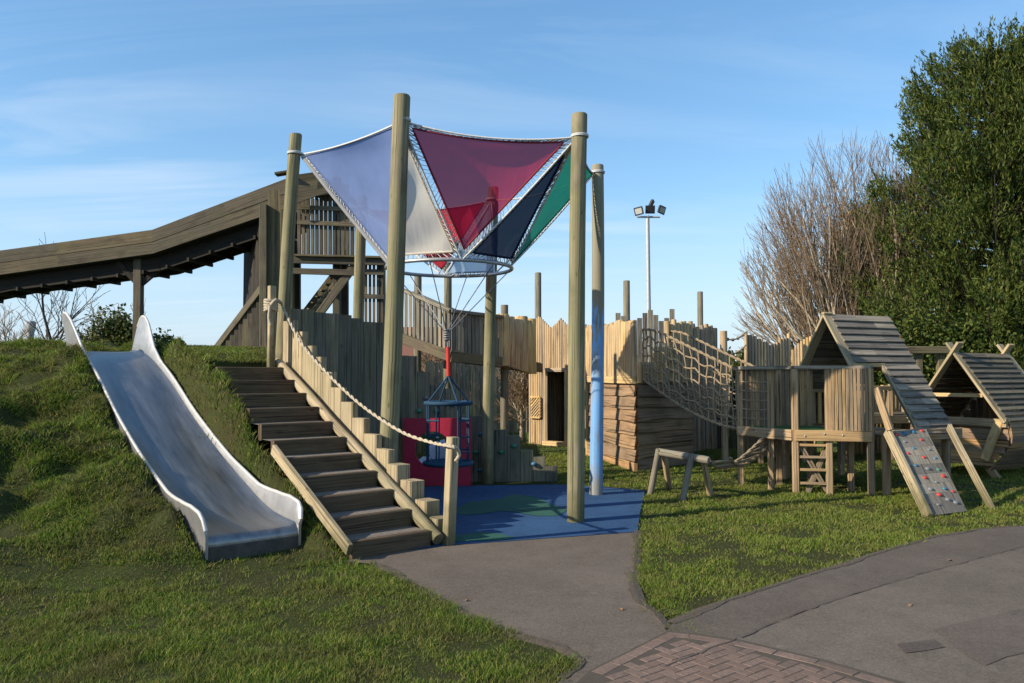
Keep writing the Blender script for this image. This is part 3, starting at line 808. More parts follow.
# ------------------------------------------------------------------ basket swing
bs = thing('basket_swing', 'hanging blue rope basket swing with a red sleeve above it', 'swing', at(447, 463, 10.2))
hub = at(447, 334, 10.2); top = at(448, 347, 10.2); low = at(448.5, 376, 10.2); r0 = .29
mb = MB()
for i in range(6):
    a = i * PI / 3 + .3; mb.tube([CC + V((math.cos(a) * RR, math.sin(a) * RR, RZ)), hub], .006, 5)
for i in range(5): mb.tube([hub + V((math.cos(a) * .035, math.sin(a) * .035, .05 - i * .03)) for a in np.linspace(0, 2 * PI, 10)], .012, 5)
mb.tube([hub, top], .014, 6); mb.build('suspension_cable', M['cable'], bs)
mb = MB(); mb.tube([top, lerp(top, low, .5), low], .026, 10); mb.build('red_sleeve', M['redsleeve'], bs)
cx_, cy_ = low.x, 10.2; zt = at(447, 403, 10.2).z; zb = at(447, 463, 10.2).z
def ringpts(r, z, n=28): return [V((cx_ + math.cos(a) * r, cy_ + math.sin(a) * r, z)) for a in np.linspace(0, 2 * PI, n, endpoint=False)]
mb = MB(); mb.tube(ringpts(r0, zt), .028, 8, closed=True); mb.build('top_ring', M['bluerope'], bs)
mb = MB(); mb.tube(ringpts(r0 + .01, zb), .028, 8, closed=True)
for k in range(-3, 4):
    w = math.sqrt(max(0, r0**2 - (k * .08)**2)); mb.tube([V((cx_ - w, cy_ + k * .08, zb)), V((cx_ + w, cy_ + k * .08, zb))], .011, 5)
    mb.tube([V((cx_ + k * .08, cy_ - w, zb)), V((cx_ + k * .08, cy_ + w, zb))], .011, 5)
mb.build('seat', M['bluerope'], bs)
mb = MB()
for i in range(4):
    a = i * PI / 2 + .5; e = V((cx_ + math.cos(a) * r0, cy_ + math.sin(a) * r0, 0))
    mb.tube([low, e + V((0, 0, zt))], .012, 5)
    for dr in (-.0, .07): 
        a2 = a + dr * 2; e2 = V((cx_ + math.cos(a2) * r0, cy_ + math.sin(a2) * r0, 0))
        mb.tube([e2 + V((0, 0, zt)), e2 + V((0, 0, zb))], .010, 5)
for z_ in (.28, .55, .8):
    z = zt + (zb - zt) * z_
    for a0 in (.5, .5 + PI / 2, .5 + PI, .5 + 1.5 * PI):
        if random.random() < .8:
            q = [V((cx_ + math.cos(a0 + t) * r0, cy_ + math.sin(a0 + t) * r0, z)) for t in np.linspace(0, .75, 6)]
            mb.tube(q, .012, 5)
mb.build('side_rope', M['bluerope'], bs)

# ------------------------------------------------------------------ dark stockade with climbing grips
stk = thing('stockade_wall', 'dark weathered stockade of vertical planks behind the stairs with climbing grips', 'wall', V((-1.2, 11.9, 0)))
def stline(px):
    # plan line seen at column px
    pts = [at(288, 400, 10.75), at(398, 400, 11.95), at(485, 400, 12.2), at(560, 400, 12.25)]
    ks = [288, 398, 485, 560]; d = float(np.interp(px, ks, [10.75, 11.95, 12.2, 12.25]))
    return d
mb = MB()
tl = [(288, 309), (300, 310), (312, 312), (324, 314), (337, 316), (350, 319), (362, 323), (375, 324), (388, 345), (400, 357), (417, 370), (430, 383), (445, 387), (458, 413), (471, 414), (484, 421), (494, 429), (507, 437), (520, 448), (533, 457), (545, 467), (557, 474)]
for k in range(len(tl) - 1):
    px0, py0 = tl[k]; px1 = tl[k + 1][0]
    n_ = 2 if (px1 - px0) > 14 else 1
    for q in range(n_):
        xa = lerp(px0, px1, q / n_); xb = lerp(px0, px1, (q + 1) / n_)
        pxm = (xa + xb) / 2; d = stline(pxm)
        tz = at(pxm, py0 + random.uniform(-2, 2), d).z
        p = at(pxm, 400, d); w = (at(xb, 400, stline(xb)) - at(xa, 400, stline(xa))); w.z = 0
        lo = -.1
        if 404 < pxm < 470: lo = at(pxm, 428, d).z
        mb.beam(V((p.x, p.y, lo)), V((p.x, p.y, tz)), .075, w.length * .985, up=w.normalized(), ch=.008)
mb.build('planks', M['stock'], stk)
for (px, py, c) in ((419, 411, 'holdgreen'), (437, 411, 'holdgreen'), (426, 398, 'holdgrey'), (481, 434, 'holdblue'), (480, 470, 'holdblue'), (501, 452, 'holdgreen'), (534, 464, 'holdblue'), (514, 446, 'holdgreen'), (452, 405, 'holdblue'), (476, 452, 'holdgreen')):
    mb = MB(); d = stline(px) - .06; mb.ball(at(px, py, d), .042, 8, 5, (1.1, .7, .8)); mb.build('climbing_grip', M[c], stk)
# red panel
rp_ = MB(); dR = 11.55
o = at(437, 484, dR); pw = 68 * dR / F / 2; ph_ = at(437, 418, dR).z
cx0 = at(432.7, 449, dR); hr = .255; nseg = 40
outer = []; inner = []
angs = sorted([2 * PI * k / 36 for k in range(36)] + [math.atan2(z_ - cx0.z, x_ - cx0.x) % (2 * PI) for x_ in (o.x - pw, o.x + pw) for z_ in (.015, ph_)])
for k in range(nseg):
    a = angs[k]; c, s_ = math.cos(a), math.sin(a)
    inner.append((cx0.x + c * hr, cx0.z + s_ * hr))
    tx = ((o.x + pw) - cx0.x) / c if c > 1e-6 else (((o.x - pw) - cx0.x) / c if c < -1e-6 else 1e9)
    tz = (ph_ - cx0.z) / s_ if s_ > 1e-6 else ((.015 - cx0.z) / s_ if s_ < -1e-6 else 1e9)
    t = min(tx, tz); outer.append((cx0.x + c * t, cx0.z + s_ * t))
vs = []; fs = []
for y in (dR - .02, dR + .02):
    vs += [V((x, y, z)) for x, z in outer] + [V((x, y, z)) for x, z in inner]
for k in range(nseg):
    j = (k + 1) % nseg; m2 = 2 * nseg
    fs += [[k, j, nseg + j, nseg + k], [m2 + j, m2 + k, m2 + nseg + k, m2 + nseg + j], [nseg + k, nseg + j, m2 + nseg + j, m2 + nseg + k], [j, k, m2 + k, m2 + j]]
rp_.add(vs, fs); rp_.ball((0, 0, 0), .0001)
rp_.v = rp_.v[:len(vs)]; rp_.f = rp_.f[:len(fs)]; rp_.uv = rp_.uv[:len(fs)]; rp_.sm = rp_.sm[:len(fs)]; rp_.mi = rp_.mi[:len(fs)]
tag(rp_.build('crawl_panel', M['red'], loc=V((o.x, dR, 0))), 'crimson square board with a round crawl hole set in the stockade', 'panel')
mb = MB(); a = at(424, 462, 12.6); b = at(447, 455, 12.75)
mb.tube([a + V((.08, .1, .10)), lerp(a, b, .5) + V((.04, .05, .12)), b + V((0, 0, .12))], [.13, .145, .14], 12)
mb.prism([V((a.x - .12, a.y - .25, a.z - .03)), V((b.x + .1, a.y - .3, a.z - .05)), V((b.x + .1, a.y + .3, a.z + .02)), V((a.x - .05, a.y + .3, a.z + .02))], (0, 0, .035))
mb.beam(V((lerp(a, b, .5).x, a.y, 0)), V((lerp(a, b, .5).x, a.y, a.z - .03)), .3, .5)
tag(mb.build('padded_mat', M['whitepad'], loc=V((a.x, a.y, 0))), 'pale bluish rolled mat seen through the hole of the crimson board', 'mat')

# ------------------------------------------------------------------ tower and covered slide
KT = 1.24; at0 = at; MB0 = MB
def at(px, py, d): return at0(px, py, d * KT)
class MB(MB0):
    def beam(s, p0, p1, w, h, **k): MB0.beam(s, p0, p1, w * KT, h * KT, **k)
DT = 16.5
tw = thing('slide_tower', 'tall dark timber slide tower with slatted room standing behind the mound', 'tower', V((-5.2, DT * KT, 1.9)))
def PT(px, py, d=DT): return at(px, py, d)
mb = MB()
for px, y0, y1, d in ((264, 205, 365, 16.2), (290, 180, 365, 16.2), (337, 178, 345, 16.4), (381, 262, 345, 16.2), (297, 185, 340, 18.2), (345, 185, 340, 18.2), (382, 262, 345, 18.2), (252, 215, 345, 18.2)):
    mb.beam(at(px, y1, d), at(px, y0, d), .15, .15, up=(0, 1, 0))
mb.build('post', M['aged'], tw)
mb = MB()  # boarded side wall panels
for k in range(6):
    px = 270 + k * 3.2; mb.beam(at(px, 365, 16.25), at(px, 190, 16.25), .025, .067, up=(1, 0, 0))
mb.build('side_panel', M['dark'], tw)
mb = MB()
a0 = at(261, 216, 16.4); a1 = at(245, 216, 18.0)
for k in range(8):
    p = lerp(a0, a1, (k + .5) / 8); zt_ = at(261, 200, 16.4).z; mb.beam(V((p.x, p.y, at(250, 310, 17).z)), V((p.x, p.y, zt_)), .03, (a1 - a0).length / 8 / KT, up=(a1 - a0).normalized())
mb.build('end_panel', M['under'], tw)  # end panel takes the same colour with the shade painted in
mb = MB()  # sloping skirt
q0 = at(207, 360, 17.2); q1 = at(246, 308, 17.0); q2 = at(263, 287, 16.3)
mb.beam(q0, q2 + V((0, -.05, 0)), .05, .14)
for k in range(13):
    t = k / 13; p = lerp(q0, q2, t); mb.beam(V((p.x, p.y + .04, q0.z - .6)), p + V((0, .04, -.03)), .03, .10, up=(1, 0, 0))
mb.build('skirt', M['aged'], tw)
for px in (225, 238):
    g = MB(); g.beam(at(px, 358, 16.9), at(px - .5, 348, 16.95), .03, .11, up=(1, 0, 0)); g.build('green_panel', M['holdgreen'], tw)
mb = MB()  # upper slatted room: front and back
for k in range(14):
    px = 299 + k * 4.4; mb.beam(at(px, 257, 16.1), at(px, 196 + random.uniform(-1, 1) + (max(0, px - 335) * .9), 16.1), .022, .064, up=(1, 0, 0))
mb2 = MB()
for k in range(15):
    px = 300 + k * 4.4; mb2.beam(at(px, 257, 18.3), at(px, 199 + (max(0, px - 335) * .9), 18.3), .022, .058, up=(1, 0, 0))
for py in (207, 222): mb.beam(at(297, py, 16.04), at(358, py + 3, 16.04), .03, .09)
mb.build('slat_wall', M['aged'], tw); mb2.build('slat_wall', M['dark'], tw)
mb = MB()
for k in range(8): mb.beam(at(296 + k * .0, 256, 16.0 + k * .32), at(384, 258, 16.0 + k * .32), .30, .04)
mb.beam(at(293, 260, 15.95), at(384, 262, 15.95), .05, .14); mb.beam(at(293, 271, 15.95), at(362, 273, 15.95), .05, .12)
mb.beam(at(296, 271, 18.3), at(384, 272, 18.3), .05, .12)
mb.build('floor', M['dark'], tw)
mb = MB()
mb.beam(at(318, 316, 16.0), at(357, 262, 16.0), .07, .16)
mb.build('brace', M['aged'], tw)
mb = MB()
for dx in (0, 9):
    mb.beam(at(301 + dx, 318, 16.9 - dx * .05), at(336 + dx, 272, 16.9 - dx * .05), .05, .14)
for k in range(7):
    t = k / 7; mb.beam(lerp(at(303, 315, 16.9), at(337, 272, 16.9), t), lerp(at(312, 315, 16.4), at(346, 272, 16.4), t), .12, .03)
mb.build('ladder', M['dark'], tw)
mb = MB()
for k in range(6):
    px = 362 + k * 4.0; mb.beam(at(px, 325, 16.1), at(px, 263, 16.1), .022, .055, up=(1, 0, 0))
for py in (272, 296): mb.beam(at(358, py, 16.05), at(384, py + 1, 16.05), .03, .09)
mb.build('slat_panel', M['aged'], tw)
# roof over the tower room: shallow box roof
mb = MB()
r = [at(286, 176, 15.8), at(318, 171.5, 15.8), at(334, 190, 15.9), at(334, 193, 15.9), at(316, 196, 15.8), at(286, 207, 15.8)]
mb.prism(r, (0, .05, 0))
back = V((.3, 2.8, 0))
for i in range(9):
    t = i / 9; a = lerp(r[0], r[1], t); b = lerp(r[0], r[1], t + .108); mb.beam(lerp(a, b, .5) + V((0, .06, -.02)), lerp(a, b, .5) + back + V((0, 0, -.02)), (b - a).length / KT, .03)
for i in range(4):
    t = i / 4; a = lerp(r[1], r[2], t); b = lerp(r[1], r[2], t + .245); mb.beam(lerp(a, b, .5) + V((0, .06, -.02)), lerp(a, b, .5) + back + V((0, 0, -.02)), (b - a).length / KT, .03, up=(b - a).cross(back))
mb.beam(at(276, 174.5, 15.75), at(288, 172.5, 15.75), .2, .05)
mb.build('roof', M['trough'], tw)

# covered long slide: U trough of boards running left from tower
cs = thing('covered_slide', 'long weathered timber slide trough on a post running down from the tower', 'slide', at(138, 300, 17.0))
topl = [(-140, 284, 18.2), (0, 250.5, 17.6), (152, 229.8, 17.0), (286, 178.5, 16.2)]
botl = [(-140, 305, 18.2), (0, 274.5, 17.6), (152, 253.5, 17.0), (286, 208, 16.2)]
T = [at(*p) for p in topl]; B_ = [at(*p) for p in botl]
mb = MB()
for k in range(3):
    cuts = [0, (.45, .38, .55)[k], 1]
    for c0_, c1_ in zip(cuts[:-1], cuts[1:]):
        a, b = lerp(T[k], T[k + 1], c0_), lerp(T[k], T[k + 1], c1_); c, d = lerp(B_[k], B_[k + 1], c1_), lerp(B_[k], B_[k + 1], c0_)
        for e0, e1, dy in ((0, .5, 0), (.5, 1, .012)):
            mb.prism([lerp(d, a, 1 - e1) + V((0, dy, 0)), lerp(c, b, 1 - e1) + V((0, dy, 0)), lerp(c, b, 1 - e0) + V((0, dy, 0)), lerp(d, a, 1 - e0) + V((0, dy, 0))], (0, .05, 0))
mb.build('side_board', M['trough'], cs)
OFF = V((.25, 1.25, 0))
mb = MB()
for k in range(3):
    a = lerp(T[k], B_[k], .5) + OFF; b = lerp(T[k + 1], B_[k + 1], .5) + OFF
    mb.beam(a, b, .04, (T[k] - B_[k]).length / KT)
mb.build('side_board', M['dark'], cs)
mb = MB()
for k in range(3):
    a = B_[k] + V((0, .05, -.02)); b = B_[k + 1] + V((0, .05, -.02))
    mb.prism([a, b, b + OFF, a + OFF], (0, 0, .04))
    m1 = lerp(B_[k], B_[k + 1], .0)
    c = a + OFF * .5 + V((0, 0, -.19)); d = b + OFF * .5 + V((0, 0, -.19))
    mb.beam(a + OFF * .25 + V((0, 0, -.20)), b + OFF * .25 + V((0, 0, -.20)), .06, .32)
    mb.beam(a + OFF * .85 + V((0, 0, -.20)), b + OFF * .85 + V((0, 0, -.20)), .06, .32)
    nj = 6
    for j in range(nj):
        p = lerp(a, b, (j + .5) / nj) + V((0, 0, -.40)); mb.beam(p - V((0, 0, 0)) + OFF * .1, p + OFF * 1.0, .05, .08)
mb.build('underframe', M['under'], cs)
mb = MB(); mb.beam(at(138, 356, 17.4), at(139, 250, 17.4), .17, .17, up=(0, 1, 0)); mb.build('support_post', M['aged'], cs)
for (x0, y0, x1, y1) in ((139, 285, 118, 262), (140, 285, 172, 258), (140, 286, 122, 263)):
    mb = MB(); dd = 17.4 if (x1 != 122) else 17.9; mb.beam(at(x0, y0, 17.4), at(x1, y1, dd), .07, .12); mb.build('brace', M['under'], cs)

at = at0; MB = MB0
# ------------------------------------------------------------------ walkway
wk = thing('raised_walkway', 'raised timber walkway with picket railings between tower and fort', 'walkway', at(450, 430, 15))
def railrun(mb, a0, a1, b0_, b1, n, w=.07, post=True):
    for k in range(n):
        t = (k + .5) / n; mb.beam(lerp(b0_, b1, t), lerp(a0, a1, t), .022, w, up=(a1 - a0).normalized())
ra0, ra1, ra2, ra3 = at(396, 287, 15.6), at(451, 311, 14.6), at(502, 317, 15.2), at(534, 320, 17.2)
rb0, rb1, rb2, rb3 = at(396, 331, 15.6), at(451, 351, 14.6), at(502, 357, 15.2), at(534, 362, 17.2)
mb = MB(); railrun(mb, ra0, ra1, rb0, rb1, 13); railrun(mb, ra1, ra2, rb1, rb2, 13)
mb.beam(ra0 + V((0, -.04, 0)), ra1 + V((0, -.04, 0)), .1, .06); mb.beam(ra1 + V((0, -.04, 0)), ra2 + V((0, -.04, 0)), .1, .06)
mb.build('near_railing', M['grey'], wk)
mb = MB(); of = V((.2, 1.1, 0))
railrun(mb, ra0 + of, ra1 + of, rb0 + of, rb1 + of, 12); railrun(mb, ra1 + of, ra2 + of, rb1 + of, rb2 + of, 12)
mb.beam(ra0 + of, ra1 + of, .1, .06); mb.beam(ra1 + of, ra2 + of, .1, .06)
mb.build('far_railing', M['grey'], wk)
mb = MB()
for a, b in ((rb0, rb1), (rb1, rb2), (rb2, rb3)):
    d_ = V((0, 0, -.05)); mb.prism([a + d_, b + d_, b + of + d_, a + of + d_], (0, 0, .05))
    mb.beam(a + V((0, -.03, -.10)), b + V((0, -.03, -.10)), .05, .2); mb.beam(a + of + V((0, 0, -.12)), b + of + V((0, 0, -.12)), .05, .2)
mb.build('deck', M['dark'], wk)
for (px, y0, y1, d) in ((418, 276, 470, 16.6), (448, 263, 470, 15.9), (504.5, 305, 428, 15.9)):
    mb = MB(); t_ = at(px, y0, d); b_ = V((t_.x, t_.y, -.05)); mb.tube([b_, lerp(b_, t_, .5), t_], [.085, .082, .078], 10); mb.build('post', M['stock'], wk)
mb = MB()
for k in range(7):
    t = (k + .5) / 7; p = lerp(rb2, rb3, t) + V((-.05, -.05, 0)); q = lerp(ra2, ra3, t) + V((-.05, -.05, random.uniform(-.05, .06)))
    mb.log(p + V((0, 0, -.15 - .12 * t)), q, (ra3 - ra2).length / 14 * .98)
mb.build('log_parapet', M['log'], wk)

# ------------------------------------------------------------------ fort
fw = thing('fort_gatehouse', 'timber fort gatehouse of split rails with a jagged top and narrow doorway', 'fort', at(555, 444, 18))
f0 = gp(529.5, 443.5); f1 = gp(589, 447.8)
fd = (f1 - f0); fl = fd.length; fn = fd.normalized()
mb = MB(); n_ = 32
for k in range(n_):
    t = (k + .5) / n_; p = lerp(f0, f1, t); px = lerp(529.5, 589, t)
    jag = float(np.interp(t, [0, .1, .18, .38, .48, .55, .65, .75, .85, 1], [-2, -6, -10, 2, -3, -8, -1, 0, -10, 2]))
    tz = at(px, 326 + jag, p.y).z
    lo = 0
    if 548.5 < px < 568.5: lo = at(px, 369.5, p.y).z
    mb.log(V((p.x, p.y, lo)), V((p.x, p.y, tz)), fl / n_ / 2 * 1.02, 8)
mb.build('rail_wall', M['rib'], fw)
mb = MB()
d0 = lerp(f0, f1, (548.5 - 529.5) / 59.5); d1 = lerp(f0, f1, (568.5 - 529.5) / 59.5); dz = at(558, 370, d0.y).z
fp = V((fn.y, -fn.x, 0))
for p in (d0, d1): mb.beam(p + fp * .06, p + fp * .06 + V((0, 0, dz)), .07, .06)
mb.beam(d0 + fp * .07 + V((0, 0, dz)), d1 + fp * .07 + V((0, 0, dz)), .06, .09)
mb.beam(d0 + fp * .10 + V((0, 0, .05)), d1 + fp * .10 + V((0, 0, .05)), .22, .10)
mb.build('door_frame', M['rib'], fw)
mb = MB()   # the inside back wall seen through the doorway
bk = -fp * 1.25
for k in range(26):
    t = k / 25; p = lerp(f0, f1, t * 1.0) + bk; mb.log(p, p + V((0, 0, 2.3)), .036, 7)
for z in (.3, .8, 1.3): mb.beam(lerp(f0, f1, .1) + bk + fp * .05 + V((0, 0, z)), lerp(f0, f1, .9) + bk + fp * .05 + V((0, 0, z)), .05, .06)
mb.build('rear_wall', M['deck'], fw)
mb = MB(); zc_ = 1.95; q_ = [f0 - fp * .06 + V((0, 0, zc_)), f1 - fp * .06 + V((0, 0, zc_)), f1 + bk + V((0, 0, zc_)), f0 + bk + V((0, 0, zc_))]; mb.prism(q_, (0, 0, .06)); mb.build('upper_floor', M['inside'], fw)
mb = MB()
for e_ in (f0, f1):
    mb = MB()
    for k in range(14):
        p = lerp(e_ - fp * .05, e_ + bk, k / 13); mb.log(p, p + V((0, 0, 2.3)), .047, 7)
    mb.build('side_rails', M['rib'], fw)
mb = MB(); lw = .285; lz0 = at(538, 417, f0.y).z; lh = .47; lo_ = lerp(f0, f1, (532.5 - 529.5) / 59.5) + fp * .075
def LP(u, w): return lo_ + fn * u + V((0, 0, lz0 + w))
for w_q in (0, lh): mb.beam(LP(0, w_q), LP(lw, w_q), .03, .04)
for u_q in (0, lw): mb.beam(LP(u_q, 0) + fp * .002, LP(u_q, lh) + fp * .002, .03, .04)
for k in range(-6, 7):
    pts = [(u, k * .075 + u * 1.0) for u in np.linspace(0, lw, 24)]
    pts = [q for q in pts if 0 <= q[1] <= lh]
    if len(pts) > 2: mb.beam(LP(*pts[0]), LP(*pts[-1]), .018, .028)
mb.build('lattice', M['log'], fw)

fk = thing('fort_keep', 'boarded timber fort keep of brown waney boards with a log parapet', 'fort', gp(637, 471))
k0 = gp(589, 456); k1 = gp(637, 471.5); k2 = gp(692, 464.0); k3 = k0 + (k2 - k1)
zl = at(637, 383, k1.y).z; zp = at(637, 319, k1.y).z
def boardwall(mb, a, b, z0, z1, rows, out):
    h = (z1 - z0) / rows
    for r_ in range(rows):
        zc = z0 + h * (r_ + .5)
        n_ = (b - a).normalized()
        # waney lower edge: a few vertices along the bottom
        m_ = 9; top = []; bot = []
        for i in range(m_ + 1):
            p = lerp(a, b, i / m_)
            top.append(p + V((0, 0, zc + h * .52)))
            bot.append(p + V((0, 0, zc - h * .52 + random.uniform(-.006, .006) - .012 * math.sin(i * .8 + r_ * 2))) + out * .018)
        vs = bot + top + [p + out * .028 for p in bot] + [p + out * .012 for p in top]; o_ = m_ + 1
        fs = []; uvs = []; L = (b - a).length; of_ = random.random() * 30
        for i in range(m_):
            fs.append([2 * o_ + i, 2 * o_ + i + 1, 3 * o_ + i + 1, 3 * o_ + i]); u0 = of_ + L * i / m_; u1 = of_ + L * (i + 1) / m_
            uvs.append([(u0, 0), (u1, 0), (u1, h), (u0, h)])
            fs.append([i + 1, i, o_ + i, o_ + i + 1]); uvs.append([(u0, 0), (u1, 0), (u1, h), (u0, h)])
            fs.append([i, i + 1, 2 * o_ + i + 1, 2 * o_ + i]); uvs.append([(u0, 0), (u1, 0), (u1, .02), (u0, .02)])
            fs.append([o_ + i + 1, o_ + i, 3 * o_ + i, 3 * o_ + i + 1]); uvs.append([(u0, 0), (u1, 0), (u1, .02), (u0, .02)])
        mb.add(vs, fs, uvs, False)
dA = (k1 - k0).normalized(); dB = (k2 - k1).normalized()
oA = V((dA.y, -dA.x, 0)); oB = V((dB.y, -dB.x, 0))
mb = MB(); boardwall(mb, k0, k1, .15, zl, 6, oA); mb.beam(k0 + oA * .02 + V((0, 0, .07)), k1 + oA * .02 + V((0, 0, .07)), .06, .14); mb.build('board_wall', M['brown'], fk)
mb = MB(); boardwall(mb, k1, k2, .02, zl, 7, oB); mb.build('board_wall', M['brown'], fk)
mb = MB(); boardwall(mb, k2, k3, .02, zl, 7, (k2 - k1).normalized()); boardwall(mb, k3, k0, .02, zl, 7, -oB); mb.build('board_wall', M['inside'], fk)
mb = MB(); mb.beam(k0 + oA * .04 + V((0, 0, zl + .05)), k1 + oA * .04 + V((0, 0, zl + .05)), .07, .13); mb.beam(k0 + oA * .03, k0 + oA * .03 + V((0, 0, zl + .1)), .07, .07)
mb.build('beam', M['log'], fk)
mb = MB(); mb.prism([k0 + V((0, 0, zl)), k1 + V((0, 0, zl)), k2 + V((0, 0, zl)), k3 + V((0, 0, zl))], (0, 0, .06)); mb.build('deck', M['deck'], fk)
mb = MB(); n_ = 22; L = (k1 - k0).length
for k in range(n_):
    p = lerp(k0, k1, (k + .5) / n_) + oA * .02; mb.log(p + V((0, 0, zl + .115)), p + V((0, 0, zp + random.uniform(-.05, .05))), L / n_ / 2, 9)
mb.build('log_parapet', M['log'], fk)
mb = MB(); n_ = 16; L = (k2 - k1).length
for k in range(n_):
    p = lerp(k1, k2, (k + .5) / n_) + oB * .02
    tz = zp + random.uniform(-.05, .05)
    if k < 5: tz = zl + .35
    elif k < 8: tz = zl + .62
    mb.log(p + V((0, 0, zl + .0)), p + V((0, 0, tz)), L / n_ / 2, 9)
q0 = k2; q1 = k2 + V((1.2, .9, 0))
mb.build('log_parapet', M['log'], fk)
mb = MB()
for k in range(11):
    p = lerp(gp(668, 455), gp(717, 449), (k + .5) / 11); px = lerp(668, 717, (k + .5) / 11)
    mb.log(V((p.x, p.y, 0)), at(px, 324 + random.uniform(-2, 2) + k * .2, p.y), .045 * p.y / 13, 8)
mb.build('rear_parapet', M['rib'], fk)
mb = MB()
for k in range(11):
    px = 618 + k * 5.4; jag = [0, 3, 7, 11, 5, 0, -3, 2, 8, 5, -4][k]
    t_ = at(px, 313 + jag, 19.5); mb.beam(V((t_.x, t_.y, 0)), t_, .03, .12, up=(1, 0, 0))
mb.build('rear_palisade', M['grey'], fk)
# free-standing posts behind the fort
for (px, y0, d, lab, r) in ((538, 273, 19.5, 'dark round post rising behind the fort gatehouse, left of the three', .085), (626.5, 281, 19.8, 'dark round post rising behind the log parapet of the keep', .085), (700, 292, 20.5, 'pale lichen spotted post rising right of the fort keep', .075)):
    t_ = at(px, y0, d); mb = MB(); b_ = V((t_.x, t_.y, -.05)); mb.tube([b_, lerp(b_, t_, .5), t_, t_ + V((0, 0, .01))], [r * 1.05, r, r * .97, r * .8], 10)
    tag(mb.build('timber_post', M['stock'], loc=b_), lab, 'post', 'round posts rising behind the fort')

# ------------------------------------------------------------------ rope net bridge
nb = thing('net_bridge', 'sagging rope net bridge hanging between the fort keep and the play deck', 'bridge', at(690, 420, 12.6))
NT = [at(643, 329, 13.35), at(657, 331, 13.1), at(674, 339, 12.75), at(700, 352, 12.3), at(725, 364, 11.9), at(739, 371, 11.65)]
NB = [at(643, 379, 13.35), at(658, 390, 13.1), at(678, 404, 12.75), at(700, 416, 12.3), at(722, 425, 11.9), at(739, 429, 11.65)]
off = V((.55, .62, 0))
def ev(poly, t):
    k = t * (len(poly) - 1); i = min(int(k), len(poly) - 2); return lerp(poly[i], poly[i + 1], k - i)
NTs = smoothpts(NT, 5); NBs = smoothpts(NB, 5)
mb = MB(); twisted(mb, NTs, .020); twisted(mb, NBs, .020)
rows_ = 6; colsn = 17
for r_ in range(1, rows_):
    w = r_ / rows_
    mb.tube([lerp(a, b, w) + V((0, 0, -.03 * math.sin(i * 1.7))) + V((random.uniform(-.012, .012), 0, random.uniform(-.012, .012))) for i, (a, b) in enumerate(zip(NTs, NBs))], .0145, 5)
for c_ in range(colsn + 1):
    t = c_ / colsn; a = ev(NTs, t); b = ev(NBs, min(1, t + .03))
    mb.tube([lerp(a, b, w) + V((random.uniform(-.02, .02), random.uniform(-.03, .03), 0)) for w in np.linspace(0, 1, 7)], .0145, 5)
mb.build('near_net', M['net'], nb)
mb = MB(); twisted(mb, [p + off for p in NTs], .020); twisted(mb, [p + off for p in NBs], .020)
for r_ in range(1, 5):
    mb.tube([lerp(a, b, r_ / 5) + off for a, b in zip(NTs, NBs)], .0145, 5)
for c_ in range(12):
    t = c_ / 11; mb.tube([ev(NTs, t) + off, ev(NBs, t) + off], .0145, 5)
mb.build('far_net', M['net'], nb)
mb = MB()
for c_ in range(18):
    t = c_ / 17; a = ev(NBs, t); mb.tube([a, a + off * .5 - V((0, 0, .06)), a + off], .013, 5)
for w in (.25, .5, .75): mb.tube([p + off * w - V((0, 0, .06 * (1 - abs(w - .5)))) for p in NBs], .012, 5)
mb.build('floor_net', M['net'], nb)

# ------------------------------------------------------------------ trestle + rope ladder
tr = thing('log_trestle', 'low log trestle of a beam on splayed round legs standing on the lawn', 'trestle', gp(680, 496))
ba = at(659, 452, 10.75); bb = at(709, 460.5, 10.25)
mb = MB(); mb.log(ba - (bb - ba) * .03, bb, .052, 10); mb.build('beam', M['grey'], tr)
for (x0, y0, x1, y1, d0_, d1_) in ((659, 449, 650, 493, 10.72, None), (664, 455, 670, 489, 10.8, None), (692, 454, 682, 500, 10.38, None), (703, 457, 711, 495, 10.36, None)):
    f_ = gp(x1, y1); mb = MB(); mb.log(f_ - V((0, 0, .05)), at(x0, y0, d0_), .043, 9); mb.build('leg', M['grey'] if x0 in (659, 692) else M['rib'], tr)
rl = MB(); off2 = V((.36, .34, 0))
P1_ = smoothpts([bb, at(716, 467, 10.5), at(727, 467, 10.8), at(745, 455, 11.0), at(765, 437, 11.2), at(777, 433, 11.25)], 5)
P2_ = [p + off2 * (1 - .2 * i / len(P1_)) for i, p in enumerate(P1_)]
twisted(rl, P1_, .02); twisted(rl, P2_, .02)
for t in np.linspace(.08, .92, 9): rl.tube([ev(P1_, t), ev(P2_, t)], .02, 6)
for t in np.linspace(.04, .9, 7): rl.tube([ev(P1_, t), ev(P2_, t + .1)], .011, 5)
tag(rl.build('rope_ladder', M['net'], loc=V((bb.x, bb.y, 0))), 'slack rope ladder slung from the log trestle up to the play deck', 'rope ladder')

